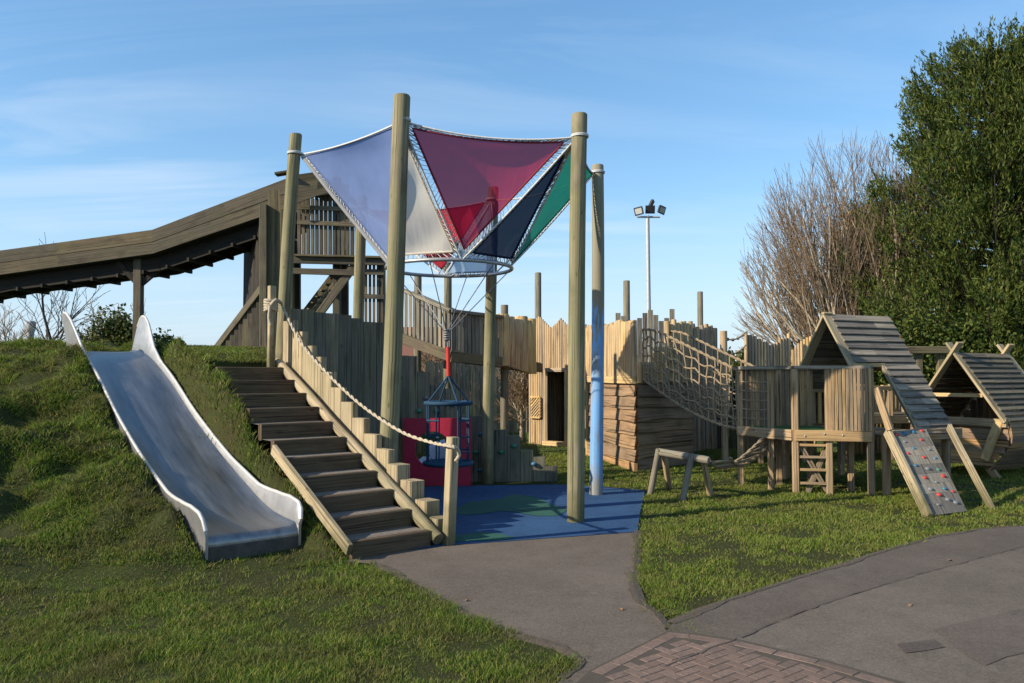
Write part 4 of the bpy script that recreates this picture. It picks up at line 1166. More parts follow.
# ------------------------------------------------------------------ play deck
pd = thing('play_deck', 'square timber play deck on posts with slatted parapets and a green mat floor', 'play deck', V((3.9, 11.1, 0)))
Lp = gp(741, 485.5); Fp = gp(796, 494); Rp = V((4.76, 10.66, 0)); Bp = V((4.36, 11.75, 0)); Mp = gp(771.5, 489.5)
ZD = .86; ZR = at(796, 369, Fp.y).z
mb = MB(); zz = V((0, 0, ZD - .07))
for a, b in ((Lp, Fp), (Fp, Rp), (Rp, Bp), (Bp, Lp)):
    dr = (b - a).normalized(); n_ = V((dr.y, -dr.x, 0)) * .05
    mb.beam(a + zz + n_, b + zz + n_, .05, .145)
mb.build('fascia', M['deck'], pd)
for a, b in ((Lp, Fp), (Fp, Rp)):
    dr = (b - a).normalized(); n_ = V((dr.y, -dr.x, 0))
    for t in (.12, .38, .62, .88):
        bo = MB(); bo.ball(lerp(a, b, t) + V((0, 0, ZD - .06 + random.uniform(-.02, .02))) + n_ * .076, .014, 7, 4); bo.build('bolt', M['galv'], pd)
mb = MB(); mb.prism([p + V((0, 0, ZD - .03)) for p in (Lp, Fp, Rp, Bp)], (0, 0, .03)); mb.build('floor', M['green_mat'], pd)
for p, zt_ in ((Lp, ZR), (Fp, ZR), (Mp, ZR), (lerp(Fp, Rp, .45), ZR), (Rp, ZR), (Bp, ZR), (lerp(Lp, Bp, .55), ZR), (gp(851, 491), ZD)):
    mb = MB(); mb.beam(p + V((0, 0, -.05)), p + V((0, 0, zt_)), .085, .085, up=(Rp - Fp).normalized()); mb.build('post', M['deck'], pd)
mb = MB(); up_ = V((0, 0, ZR))
for a, b in ((Lp, Fp), (Fp, Rp), (Rp, Bp), (Bp, Lp)):
    mb.beam(a + up_ + V((0, 0, .02)), b + up_ + V((0, 0, .02)), .11, .05)
mb.build('top_rail', M['shingle'], pd)
def slats(a, b, z0, z1, n_, w=.9):
    mb = MB(); L = (b - a).length
    for k in range(n_):
        p = lerp(a, b, (k + .5) / n_); mb.beam(p + V((0, 0, z0)), p + V((0, 0, z1 + random.uniform(-.006, .006))), .022, L / n_ * w, up=(b - a).normalized())
    return mb
mb = slats(lerp(Fp, Rp, .46) + V((0, -.06, 0)), Rp + V((.0, -.06, 0)), ZD - .02, ZR, 11, .80)
mb.build('front_parapet', M['deck'], pd)
mb = slats(Bp, Lp, ZD, ZR, 14, .92); mb.build('rear_parapet', M['deck'], pd)
mb = slats(lerp(Lp, Fp, .0), lerp(Lp, Fp, .0) + (Bp - Lp) * .1, ZD, ZR, 1); 
mb = MB()
for k in range(1, 6): mb.tube(sag(Lp + V((0, -.02, ZD + k * .13)), Mp + V((0, -.02, ZD + k * .13)), .02, 6), .01, 5)
for k in range(1, 5): mb.tube([lerp(Lp, Mp, k / 5) + V((0, -.02, ZD)), lerp(Lp, Mp, k / 5) + V((0, -.02, ZR))], .01, 5)
mb.build('side_net', M['net'], pd)
mb = MB(); a = lerp(Fp, Rp, .05); b = lerp(Fp, Rp, .42)
for z in (.15, .33, .5, .66): mb.beam(a + V((0, -.02, z)), b + V((0, -.02, z)), .03, .035)
mb.beam(a + V((0, .02, .7)), b + V((0, .02, .05)), .03, .06); mb.beam(b + V((0, .04, .6)), lerp(a, b, .3) + V((0, .04, .0)), .03, .07)
mb.build('ladder', M['deck'], pd)

# ------------------------------------------------------------------ A-frame playhouse
GC = V((4.6, 11.55, 0)); gv = V((.39, -.92, 0)); rv = V((.92, .39, 0)); HW = 1.03; RL = 1.12
AZ = at(829.5, 315, 11.55).z
ph = thing('a_frame_playhouse', 'larger A-frame playhouse with grey boarded roof beside the play deck', 'playhouse', GC + rv * .5)
E0 = GC + gv * HW; E0b = GC - gv * HW
def roofpt(t, k, side=1): return GC + rv * (t * RL) + gv * (HW * k * side) + V((0, 0, AZ + (ZD - AZ) * k))
def roofboards(mb, rp, k0_, k1_, t0, t1, rows, thick=.022, nrm=None):
    for r_ in range(rows):
        ka = k0_ + (k1_ - k0_) * r_ / rows; kb = k0_ + (k1_ - k0_) * (r_ + 1) / rows
        a = rp(t0, (ka + kb) / 2); b = rp(t1, (ka + kb) / 2)
        cut = [0, random.uniform(.25, .75), 1]
        dn = (rp(t0, kb) - rp(t0, ka)); w = dn.length
        n_ = (b - a).cross(dn).normalized()
        if n_.z < 0: n_ = -n_
        tl_ = dn.normalized() + n_ * (.028 / w)
        upv = (b - a).normalized().cross(tl_).normalized()
        for c0_, c1_ in zip(cut[:-1], cut[1:]):
            mb.beam(lerp(a, b, c0_) + n_ * .02, lerp(a, b, c1_ - .004) + n_ * .02, w * 1.08, thick, up=upv, ch=.004)
mb = MB()
roofboards(mb, roofpt, 0, .44, -.02, 1.02, 7)
roofboards(mb, roofpt, .44, 1.04, .44, 1.02, 10)
mb.build('roof', M['shingle'], ph)
mb = MB(); roofboards(mb, lambda t, k: roofpt(t, k, -1), 0, 1.0, -.02, 1.02, 13); mb.build('roof', M['shingle'], ph)
mb = MB()
ext = -.05
for sd, kk in ((1, .46), (-1, 1.0)):
    a = roofpt(ext, -.02, sd); b = roofpt(ext, kk, sd); mb.beam(a, b, .035, .16, up=rv)
mb.beam(roofpt(.45, .44) + V((0, 0, .0)), roofpt(.45, 1.03), .045, .10, up=rv)
mb.beam(roofpt(-.05, .455), roofpt(.46, .455), .05, .05)
mb.build('barge_board', M['pale'], ph)
for t in (.0, 1.0):
    for sd in (1, -1):
        mb = MB(); p = GC + rv * (t * RL) + gv * (HW * .92 * sd); mb.beam(p + V((0, 0, -.05)), p + V((0, 0, ZD)), .09, .09, up=rv); mb.build('leg', M['deck'], ph)
mb = MB(); mb.prism([E0 + V((0, 0, ZD - .1)), E0 + rv * RL + V((0, 0, ZD - .1)), E0b + rv * RL + V((0, 0, ZD - .1)), E0b + V((0, 0, ZD - .1))], (0, 0, .05))
mb.beam(E0 + V((0, 0, ZD - .06)) + gv * .03, E0 + rv * (RL + .15) + V((0, 0, ZD - .06)) + gv * .03, .06, .15)
mb.beam(E0b + V((0, 0, ZD - .06)), E0b + rv * RL + V((0, 0, ZD - .06)), .05, .15)
mb.build('floor', M['deck'], ph)
mb = MB()   # rear gable boards and slatted inner balustrade
for k in range(13):
    kk = -1 + 2 * (k + .5) / 13; p = GC + rv * RL + gv * HW * kk
    zt_ = AZ - (AZ - ZD) * abs(kk) - .03
    if zt_ > ZD + .85: mb.beam(p + V((0, 0, ZD + .8)), p + V((0, 0, zt_)), .02, HW * 2 / 13 * .98, up=gv)
mb.build('rear_gable', M['inside'], ph)
mb = MB()
for k in range(9):
    p = E0b + rv * (RL * (k + .5) / 9) + gv * .35; mb.beam(p + V((0, 0, ZD)), p + V((0, 0, ZD + .48)), .02, .07, up=rv)
mb.beam(E0b + gv * .35 + V((0, 0, ZD + .5)), E0b + gv * .35 + rv * RL + V((0, 0, ZD + .5)), .05, .05)
mb.build('balustrade', M['log'], ph)
mb = MB(); mb.beam(at(876, 388, 10.5), at(890, 430, 10.35), .05, .09); mb.build('brace', M['deck'], ph)
mb = MB(); mb.beam(at(949, 427, 10.8), gp(993, 509) - V((0, 0, .03)), .05, .10); mb.build('strut', M['pale'], ph)
# climbing ramp
ra_ = at(889, 433, 10.45); rb_ = at(925, 431, 10.72); rc_ = gp(966, 513); rd_ = gp(931, 517.5)
cr = MB()
nn_ = 9
rn = (rb_ - ra_).cross(rd_ - ra_).normalized()
if rn.z < 0: rn = -rn
for k in range(nn_):
    k2_ = (k + .985) / nn_; cr.prism([lerp(ra_, rd_, k / nn_), lerp(ra_, rd_, k2_), lerp(rb_, rc_, k2_), lerp(rb_, rc_, k / nn_)], rn * .03)
ramp = cr.build('climbing_ramp', M['shingle'], ph)
mb = MB(); mb.beam(ra_ - (rb_ - ra_) * .05 + V((0, 0, .02)), rd_ - (rb_ - ra_) * .05, .05, .12, up=rn); mb.build('edge_board', M['pale'], ramp)
cols = ['holdred', 'holdblue', 'holdgrey', 'holdgreen']
hold_uv = [(.12, .05, 0), (.35, .04, 1), (.6, .03, 1), (.86, .02, 0), (.25, .15, 2), (.72, .14, 0), (.4, .24, 1), (.18, .30, 0), (.8, .27, 2), (.55, .36, 0), (.85, .38, 1), (.22, .45, 1), (.5, .5, 2), (.78, .52, 3), (.3, .6, 0), (.82, .60, 0), (.55, .66, 2), (.3, .73, 2), (.68, .74, 1), (.87, .78, 0), (.45, .8, 0), (.62, .86, 2), (.3, .9, 2), (.8, .9, 2)]
for (u, w, c) in hold_uv:
    p = lerp(lerp(ra_, rb_, u), lerp(rd_, rc_, u), w) + rn * .025
    mb = MB(); mb.ball(p, .03 * random.uniform(.8, 1.15), 7, 5, (1.2, 1, .85)); mb.build('climbing_grip', M[cols[c]], ramp)

# ------------------------------------------------------------------ small cabin hut
G2 = V((7.1, 12.8, 0)); g2v = V((.37, -.6, 0)); r2v = V((.85, .52, 0)); R2 = 1.45
z2 = at(957, 352, 12.8).z; ze = .90
hut = thing('cabin_hut', 'smaller hut with crossed barge boards and a curved boarded hull below its roof', 'playhouse', G2 + r2v * .7)
def rp2(t, k, sd=1): return G2 + r2v * (t * R2) + g2v * (k * sd * 1.06) + V((0, 0, z2 + (ze - z2) * k))
for sd in (1, -1):
    mb = MB(); roofboards(mb, lambda t, k: rp2(t, k, sd), .02, 1.02, .0, 1.0, 13); mb.build('roof', M['shinglebrown'], hut)
for t in (-.03, 1.03):
    mb = MB()
    for sd in (1, -1): mb.beam(rp2(t + (.02 if sd > 0 else 0), -.14, sd), rp2(t + (.02 if sd > 0 else 0), 1.02, sd), .04, .165, up=r2v)
    mb.build('barge_board', M['pale'], hut)
mb = MB()
for sd in (1, -1):
    prev = None
    for r_ in range(7):
        k0_ = r_ / 7; k1_ = (r_ + 1) / 7
        def hp(t, k):
            w = 1.06 + .10 * math.sin(PI * min(1, k * 1.3)) - .42 * k**3; return G2 + r2v * (t * R2) + g2v * (w * sd) + V((0, 0, ze - (ze - .13) * k))
        a0, b0_ = hp(0.02, k0_), hp(1.0, k0_); a1, b1 = hp(0.02, k1_), hp(1.0, k1_)
        a = lerp(a0, a1, .5); b = lerp(b0_, b1, .5); dn = a1 - a0
        mb.beam(a, b, dn.length * 1.06, .025, up=(b - a).cross(dn))
mb.build('hull', M['brown'], hut)
mb = MB()
for k in range(7):
    z0 = .25 + k * .1; kq = (ze - z0) / (ze - .13); w = 1.03 + .10 * math.sin(PI * min(1, kq * 1.3)) - .42 * kq**3
    mb.beam(G2 - g2v * w + V((0, 0, z0)) + r2v * .0, G2 + g2v * w + V((0, 0, z0)) + r2v * .0, .022, .10)
for k in range(12):
    kk = -1 + 2 * (k + .5) / 12; p = G2 + r2v * R2 + g2v * kk
    mb.beam(p + V((0, 0, .3)), p + V((0, 0, z2 - (z2 - ze) * abs(kk))), .02, .11, up=g2v)
mb.build('end_wall', M['brown'], hut)
mb = MB(); mb.beam(rp2(0, .55, -1) + V((0, 0, -.1)), rp2(0, .55, 1) + V((0, 0, -.1)), .04, .06); mb.build('cross_rail', M['log'], hut); mb = MB()
for k in range(7):
    p = lerp(rp2(.9, .75, -1), rp2(.9, .75, 1), (k + .5) / 7 * .5 + .45); mb.beam(V((p.x, p.y, ze)), V((p.x, p.y, ze + .42)), .02, .06, up=g2v)
mb.build('rear_slats', M['log'], hut); mb = MB()
mb.beam(G2 - g2v * 1.1 + V((0, 0, ze - .03)) - r2v * .04, G2 + g2v * 1.1 + V((0, 0, ze - .03)) - r2v * .04, .06, .13)
mb.build('sill_beam', M['deck'], hut)
mb = MB(); mb.beam(G2 + g2v * .95 - r2v * .05 + V((0, 0, ze)), G2 + g2v * .62 - r2v * .05 + V((0, 0, .30)), .06, .13); mb.build('brace', M['log'], hut)
for t in (.12, .88):
    for sd in (1, -1):
        mb = MB(); p = G2 + r2v * (t * R2); mb.beam(p + g2v * (.75 * sd) + V((0, 0, -.05)), p + g2v * (.2 * sd) + V((0, 0, .5)), .09, .11); mb.build('leg', M['deck'], hut)

# ------------------------------------------------------------------ palisades and timber behind
def palisade(name, label, px0, px1, d0_, d1_, tops_, n_, mat, rr=None, cat='palisade', group=None, z0=0):
    mb = MB(); a = at(px0, 400, d0_); b = at(px1, 400, d1_); a.z = b.z = 0
    L = (b - a).length
    for k in range(n_):
        t = (k + .5) / n_; p = lerp(a, b, t); px = lerp(px0, px1, t)
        ty = float(np.interp(t, np.linspace(0, 1, len(tops_)), tops_))
        mb.log(V((p.x, p.y, z0)), V((p.x, p.y, at(px, ty, p.y).z + random.uniform(-.03, .03))), L / n_ / 2 * 1.0, 7)
    return tag(mb.build(name, M[mat], loc=lerp(a, b, .5)), label, cat, group)
palisade('jagged_palisade', 'jagged log palisade behind the play deck, its top dipping in the middle', 745, 791, 15.5, 15.9, [331, 336, 340, 345, 338, 334], 15, 'rib', group='log palisades behind the play deck')
palisade('jagged_palisade', 'short log palisade between the jagged one and the A-frame playhouse', 792, 816, 16.2, 16.0, [350, 342, 338, 334], 8, 'log', group='log palisades behind the play deck')
palisade('jagged_palisade', 'low golden log palisade seen through the A-frame playhouse opening', 838, 915, 16.0, 16.6, [386, 384, 388, 383, 386], 20, 'log', group='log palisades behind the play deck')
palisade('jagged_palisade', 'low dark log palisade under the sagging rope net bridge', 690, 760, 17.5, 17.0, [407, 406, 408, 407], 18, 'dark', group='log palisades behind the play deck')
bw = thing('back_walkway', 'low timber walkway with log railing on posts behind the playhouses', 'walkway', at(870, 430, 15))
mb = MB()
for k in range(7):
    p = lerp(at(760, 430, 14.4), at(1010, 430, 15.6), k / 6); 
    for dy in (0, 1): mb = MB(); mb.beam(V((p.x, p.y + dy, -.05)), V((p.x, p.y + dy, 1.3)), .1, .1); mb.build('post', M['deck'], bw)
pass
mb = MB(); a = at(760, 430, 14.4); b = at(1010, 430, 15.6)
a.z = b.z = .8; mb.prism([a, b, b + V((0, 1, 0)), a + V((0, 1, 0))], (0, 0, .06)); mb.beam(a + V((0, -.04, -.03)), b + V((0, -.04, -.03)), .05, .15)
a.z = b.z = 1.35; mb.beam(a, b, .08, .07); mb.beam(a + V((0, 1, 0)), b + V((0, 1, 0)), .08, .07)
mb.build('deck', M['dark'], bw)
pg = thing('timber_pergola', 'plain post and beam timber frame between the two playhouses', 'frame', at(925, 430, 15.2))
mb = MB()
for px in (918, 940):
    t_ = at(px, 350, 15.2); mb.beam(V((t_.x, t_.y, -.05)), t_, .12, .12)
mb.build('post', M['dark'], pg)
mb = MB(); mb.beam(at(905, 350, 15.1), at(950, 350, 15.1), .1, .14); mb.build('beam', M['dark'], pg)
# ropes with knots between post and palisade
mb = MB(); t_ = at(723.5, 331, 14.6); mb.tube([V((t_.x, t_.y, -.05)), lerp(V((t_.x, t_.y, 0)), t_, .5), t_], .065, 10)
tag(mb.build('timber_post', M['rib'], loc=V((t_.x, t_.y, 0))), 'round post right of the fort keep with knotted ropes tied to it', 'post')
for i, (ya, yb) in enumerate(((338, 332), (353, 345))):
    mb = MB(); P = sag(at(724, ya, 14.55), at(746, yb, 15.4), .08, 14); mb.tube(P, .014, 5)
    for p in P[2::3]: mb.ball(p, .035, 6, 4)
    tag(mb.build('knotted_rope', M['net'], loc=P[0]), ('upper' if i == 0 else 'lower') + ' knotted rope between the round post and the jagged palisade', 'rope', 'knotted ropes')

# far fence, house
fc = thing('far_fence', 'tan close boarded fence far behind the stockade and walkway', 'fence', at(500, 434, 21.5))
mb = MB(); a = at(425, 434, 21.5); b = at(540, 434, 22.5)
for k in range(26):
    p = lerp(a, b, (k + .5) / 26); mb.beam(V((p.x, p.y, 0)), V((p.x, p.y, 1.95 + random.uniform(-.03, .03))), .03, (b - a).length / 26 * .9, up=(1, 0, 0))
for z in (.4, 1.5): mb.beam(V((a.x, a.y + .05, z)), V((b.x, b.y + .05, z)), .05, .09)
mb.build('boards', M['fencetan'], fc)
fc2 = thing('far_fence', 'dark boarded fence behind the playhouses in front of the conifers', 'fence', at(800, 424, 24))
mb = MB(); a = at(640, 424, 24); b = at(1180, 424, 22)
for k in range(120):
    p = lerp(a, b, (k + .5) / 120); mb.beam(V((p.x, p.y, 0)), V((p.x, p.y, 1.8 + random.uniform(-.03, .03))), .03, (b - a).length / 120 * .93, up=(1, 0, 0))
mb.build('boards', M['dark'], fc2)
hs = thing('brick_house', 'small red brick house with tiled roof far beyond the fence', 'house', at(437, 400, 42))
h0 = at(412, 395, 42); w_ = 7.0
mb = MB(); X0, X1, Y0, Y1 = h0.x - 3.2, h0.x + 3.6, 42.0, 48.0
mb.prism([V((X0, Y0, 0)), V((X1, Y0, 0)), V((X1, Y1, 0)), V((X0, Y1, 0))], (0, 0, 2.4)); mb.build('wall', M['brick'], hs)
mb = MB(); mb.prism([V((X0 - .2, Y0 - .3, 2.4)), V((X0 - .2, Y1 + .3, 2.4)), V((X0 - .2, (Y0 + Y1) / 2, 4.3))], (X1 - X0 + .4, 0, 0)); rf = mb.build('roof', M['roofred'], hs)
mb = MB(); mb.beam(V((X1 - .8, 45, 3.6)), V((X1 - .8, 45, 4.9)), .6, .5); mb.build('chimney', M['brick'], rf)
for x in (X0 + 1.2, X1 - 1.6):
    mb = MB(); mb.prism([V((x, Y0 - .03, .9)), V((x + 1.0, Y0 - .03, .9)), V((x + 1.0, Y0 - .03, 1.9)), V((x, Y0 - .03, 1.9))], (0, .02, 0)); mb.build('window', M['glassdark'], hs)

# floodlight
fm = thing('floodlight_mast', 'tall grey steel mast carrying black floodlights above the fort', 'floodlight', at(648.5, 400, 38) * 1)
fm.location.z = 0
t_ = at(647.6, 217, 38); b_ = V((t_.x + .05, 38, 0))
mb = MB(); mb.tube([b_, lerp(b_, t_, .5), t_], [.12, .105, .09], 10); mb.build('mast', M['mast'], fm)
mb = MB(); mb.tube([at(637, 217, 38), at(660, 217, 38)], .05, 8); mb.tube([t_ + V((0, -.3, 0)), t_ + V((0, .3, 0))], .04, 8); mb.build('crossbar', M['mast'], fm)
for (px, py, yaw, roll) in ((639, 211, -.6, .12), (650, 209.5, 0, 0), (661.5, 210, .7, -.15), (651.5, 203.5, .9, -.5)):
    c = at(px, py, 37.9 if py > 205 else 38.3); fr = V((math.sin(yaw), -math.cos(yaw), -.25)).normalized()
    mb = MB(); sdv = V((math.cos(yaw), math.sin(yaw), roll)).normalized(); upv = sdv.cross(fr)
    mb.beam(c - fr * .06, c + fr * .05, .40 if py > 205 else .2, .34, up=upv, taper=1.15)
    hd = mb.build('floodlight', M['lamphead'], fm)
    mb = MB(); mb.beam(c + fr * .052, c + fr * .06, .34 if py > 205 else .14, .26, up=upv); mb.build('lens', M['lampglass'] if px in (639, 661.5) else M['lamphead'], hd)

# distant tower
dtw = thing('distant_water_tower', 'tiny pale cylindrical tower on the far left horizon', 'tower', at(30, 400, 150)); dtw.location.z = 0
c = at(30, 345, 150)
mb = MB(); mb.tube([V((c.x, 150, 0)), V((c.x, 150, at(30, 332, 150).z))], .65, 14); mb.build('shaft', M['concrete'], dtw)
mb = MB(); mb.tube([V((c.x, 150, at(30, y, 150).z)) for y in (333, 330, 322, 321)], [.65, .85, .95, .6], 14); mb.build('tank', M['concrete'], dtw)

# ------------------------------------------------------------------ vegetation
def in_any(x, y, polys):
    m = np.zeros(x.shape, bool)
    for p in polys: m |= inside(x, y, p)
    return m
def P2(px): return [(gp(*p).x, gp(*p).y) for p in px]
NOGRASS = [P2(PATH_L), P2(PATH_R), P2(PAVE), P2(BLUE)]
NOGRASS.append([(k0.x, k0.y), (k1.x, k1.y), (k2.x, k2.y), (k3.x, k3.y)])
def blades(name, n_c, region, hmul):
    x0, x1, y0, y1 = region
    x = RNG.uniform(x0, x1, n_c); y = RNG.uniform(y0, y1, n_c)
    ok = (np.abs(x + .0) / np.maximum(y, .1) < .64 + .25 / np.maximum(y, 1)) | (np.abs(x) < 1.0)
    ok &= RNG.random(n_c) < np.minimum(1, (5.5 / np.maximum(y, 3.5))**1.25)
    jx, jy = RNG.normal(size=n_c) * .022, RNG.normal(size=n_c) * .022
    jq = vnoise(x * 9, y * 9, 21) * .07 - .035
    ok &= ~in_any(x + jx + jq, y + jy + jq, NOGRASS)
    s = (x - SX) * UX + (y - SY) * UY; v = (x - SX) * .77 + (y - SY) * .64
    ok &= ~((np.abs(v) < .44) & (s > -.25) & (s < 5.6))
    ok &= ~((v > .60) & (v < 1.8) & (s > -1.0) & (s < 2.9))
    stl = np.interp(x, ST_X, ST_Y)
    ok &= ~((v > 1.5) & (y < stl + .3) & (x < .7))
    n1 = vnoise(x * 2.1, y * 2.1, 11); n2 = vnoise(x * 6.5, y * 6.5, 12); n3 = vnoise(x * .7, y * .7, 13)
    cl = .5 * n1 + .5 * n2
    mound = np.clip(s, 0, 1) * (v < .7)
    keep = RNG.random(n_c) < np.clip((cl - .18 - .20 * mound) * (3.2 + mound), .30 - .22 * mound, 1)
    ok &= keep
    wr = np.hypot(s + .75, v * .8) < .55 * (.7 + .6 * n2)
    wr |= (np.hypot(x + 1.75, y - 6.75) < .35)
    ok &= ~(wr & (RNG.random(n_c) < .8))
    x = x[ok]; y = y[ok]; cl = cl[ok]; mound = mound[ok]; v = v[ok]; s = s[ok]; n3 = n3[ok]
    z = height(x, y)
    dist = np.hypot(x, y)
    n = len(x); print(name, n)
    bank = ((v > .4) & (v < .66) & (s > -.3)).astype(float)
    hgt = (.018 + .038 * np.clip(cl - .25, 0, 1) * 1.6) * RNG.uniform(.6, 1.35, n) * hmul * (1 + .2 * mound - .1 * bank + .5 * np.clip(n3 - .4, 0, 1) * (1 - mound))
    w = np.maximum(.0045, .00095 * dist) * RNG.uniform(.7, 1.3, n)
    an = RNG.uniform(0, 2 * PI, n); lean = RNG.uniform(.15, 1.1, n) * hgt
    la = RNG.uniform(0, 2 * PI, n)
    wx, wy = np.cos(an) * w / 2, np.sin(an) * w / 2
    lx, ly = np.cos(la) * lean, np.sin(la) * lean
    b = np.stack([x, y, z - .01], -1)
    W = np.stack([wx, wy, np.zeros(n)], -1)
    mid = b + np.stack([lx * .35, ly * .35, hgt * .6], -1); tip = b + np.stack([lx, ly, hgt], -1)
    vs = np.stack([b - W, b + W, mid + W * .8, mid - W * .8, tip - W * .12, tip + W * .12], 1).reshape(-1, 3)
    k = np.arange(n)[:, None] * 6
    f = np.concatenate([k + np.array([[0, 1, 2, 3]]), k + np.array([[3, 2, 5, 4]])], 1).reshape(-1, 4)
    o = np_mesh(name, vs, f, M['bankgrass' if region[0] < -5 else 'grass']); struct(o, 'stuff'); return o
def tufts(name, n_c, region, hr, nb, free=False):
    x0, x1, y0, y1 = region
    x = RNG.uniform(x0, x1, n_c); y = RNG.uniform(y0, y1, n_c)
    ok = (np.abs(x) / np.maximum(y, .1) < .64 + .25 / np.maximum(y, 1)) | (np.abs(x) < 1.0)
    ok &= ~in_any(x, y, NOGRASS)
    s = (x - SX) * UX + (y - SY) * UY; v = (x - SX) * .77 + (y - SY) * .64
    ok &= ~((np.abs(v) < .455) & (s > -.25) & (s < 5.6))
    ok &= ~((v > .585) & (v < 1.8) & (s > -1.0) & (s < 2.9))
    stl = np.interp(x, ST_X, ST_Y)
    ok &= ~((v > 1.5) & (y < stl + .3) & (x < .7))
    mound = np.clip(s, 0, 1) * (v < .7)
    cl = .6 * vnoise(x * 1.9, y * 1.9, 11) + .4 * vnoise(x * 5.1, y * 5.1, 14)
    ok &= RNG.random(n_c) < np.clip((cl - .30) * 2.6, 0, 1) * (.16 + .84 * mound)
    if free: ok = RNG.random(n_c) < .8
    x, y, cl, mound = x[ok], y[ok], cl[ok], mound[ok]
    m = len(x); size = RNG.uniform(.6, 1.3, m) * (.65 + .5 * mound)
    X = np.repeat(x, nb); Y = np.repeat(y, nb); S = np.repeat(size, nb); n = len(X)
    r = np.abs(RNG.normal(size=n)) * .045 * S; a = RNG.uniform(0, 2 * PI, n)
    bx, by = X + np.cos(a) * r, Y + np.sin(a) * r
    z = height(bx, by); dist = np.hypot(bx, by)
    hg = RNG.uniform(hr[0], hr[1], n) * S; lean = (r * .9 + RNG.uniform(.0, .03, n)) * 1.0 + hg * .35
    ck, sk_ = np.cos(a + RNG.normal(size=n) * .5), np.sin(a + RNG.normal(size=n) * .5)
    w = np.maximum(.0045, .0009 * dist); an = RNG.uniform(0, 2 * PI, n)
    W = np.stack([np.cos(an) * w / 2, np.sin(an) * w / 2, np.zeros(n)], -1)
    b = np.stack([bx, by, z - .01], -1)
    mid = b + np.stack([ck * lean * .3, sk_ * lean * .3, hg * .62], -1); tip = b + np.stack([ck * lean * 1.3, sk_ * lean * 1.3, hg * .95], -1)
    vs = np.stack([b - W, b + W, mid + W * .8, mid - W * .8, tip - W * .12, tip + W * .12], 1).reshape(-1, 3)
    k = np.arange(n)[:, None] * 6
    f = np.concatenate([k + np.array([[0, 1, 2, 3]]), k + np.array([[3, 2, 5, 4]])], 1).reshape(-1, 4)
    print(name, n); o = np_mesh(name, vs, f, M['bankgrass' if region[0] < -5 else 'grass']); struct(o, 'stuff')
tufts('grass_tufts', 13000, (-9, 1.2, 3.6, 12.5), (.035, .085), 30)
gq = gp(686, 630)
tufts('grass_tufts', 26, (gq.x - .14, gq.x + .12, gq.y - .06, gq.y + .08), (.03, .06), 24, True)
tufts('grass_tufts', 9000, (.6, 12, 4.5, 14), (.04, .09), 22)
blades('grass', 900000, (-9, 1.2, 3.6, 13.5), 1.0)
blades('grass', 800000, (.6, 12, 4.5, 17), .95)
blades('grass', 60000, (-3, 9, 12.5, 24), 1.3)

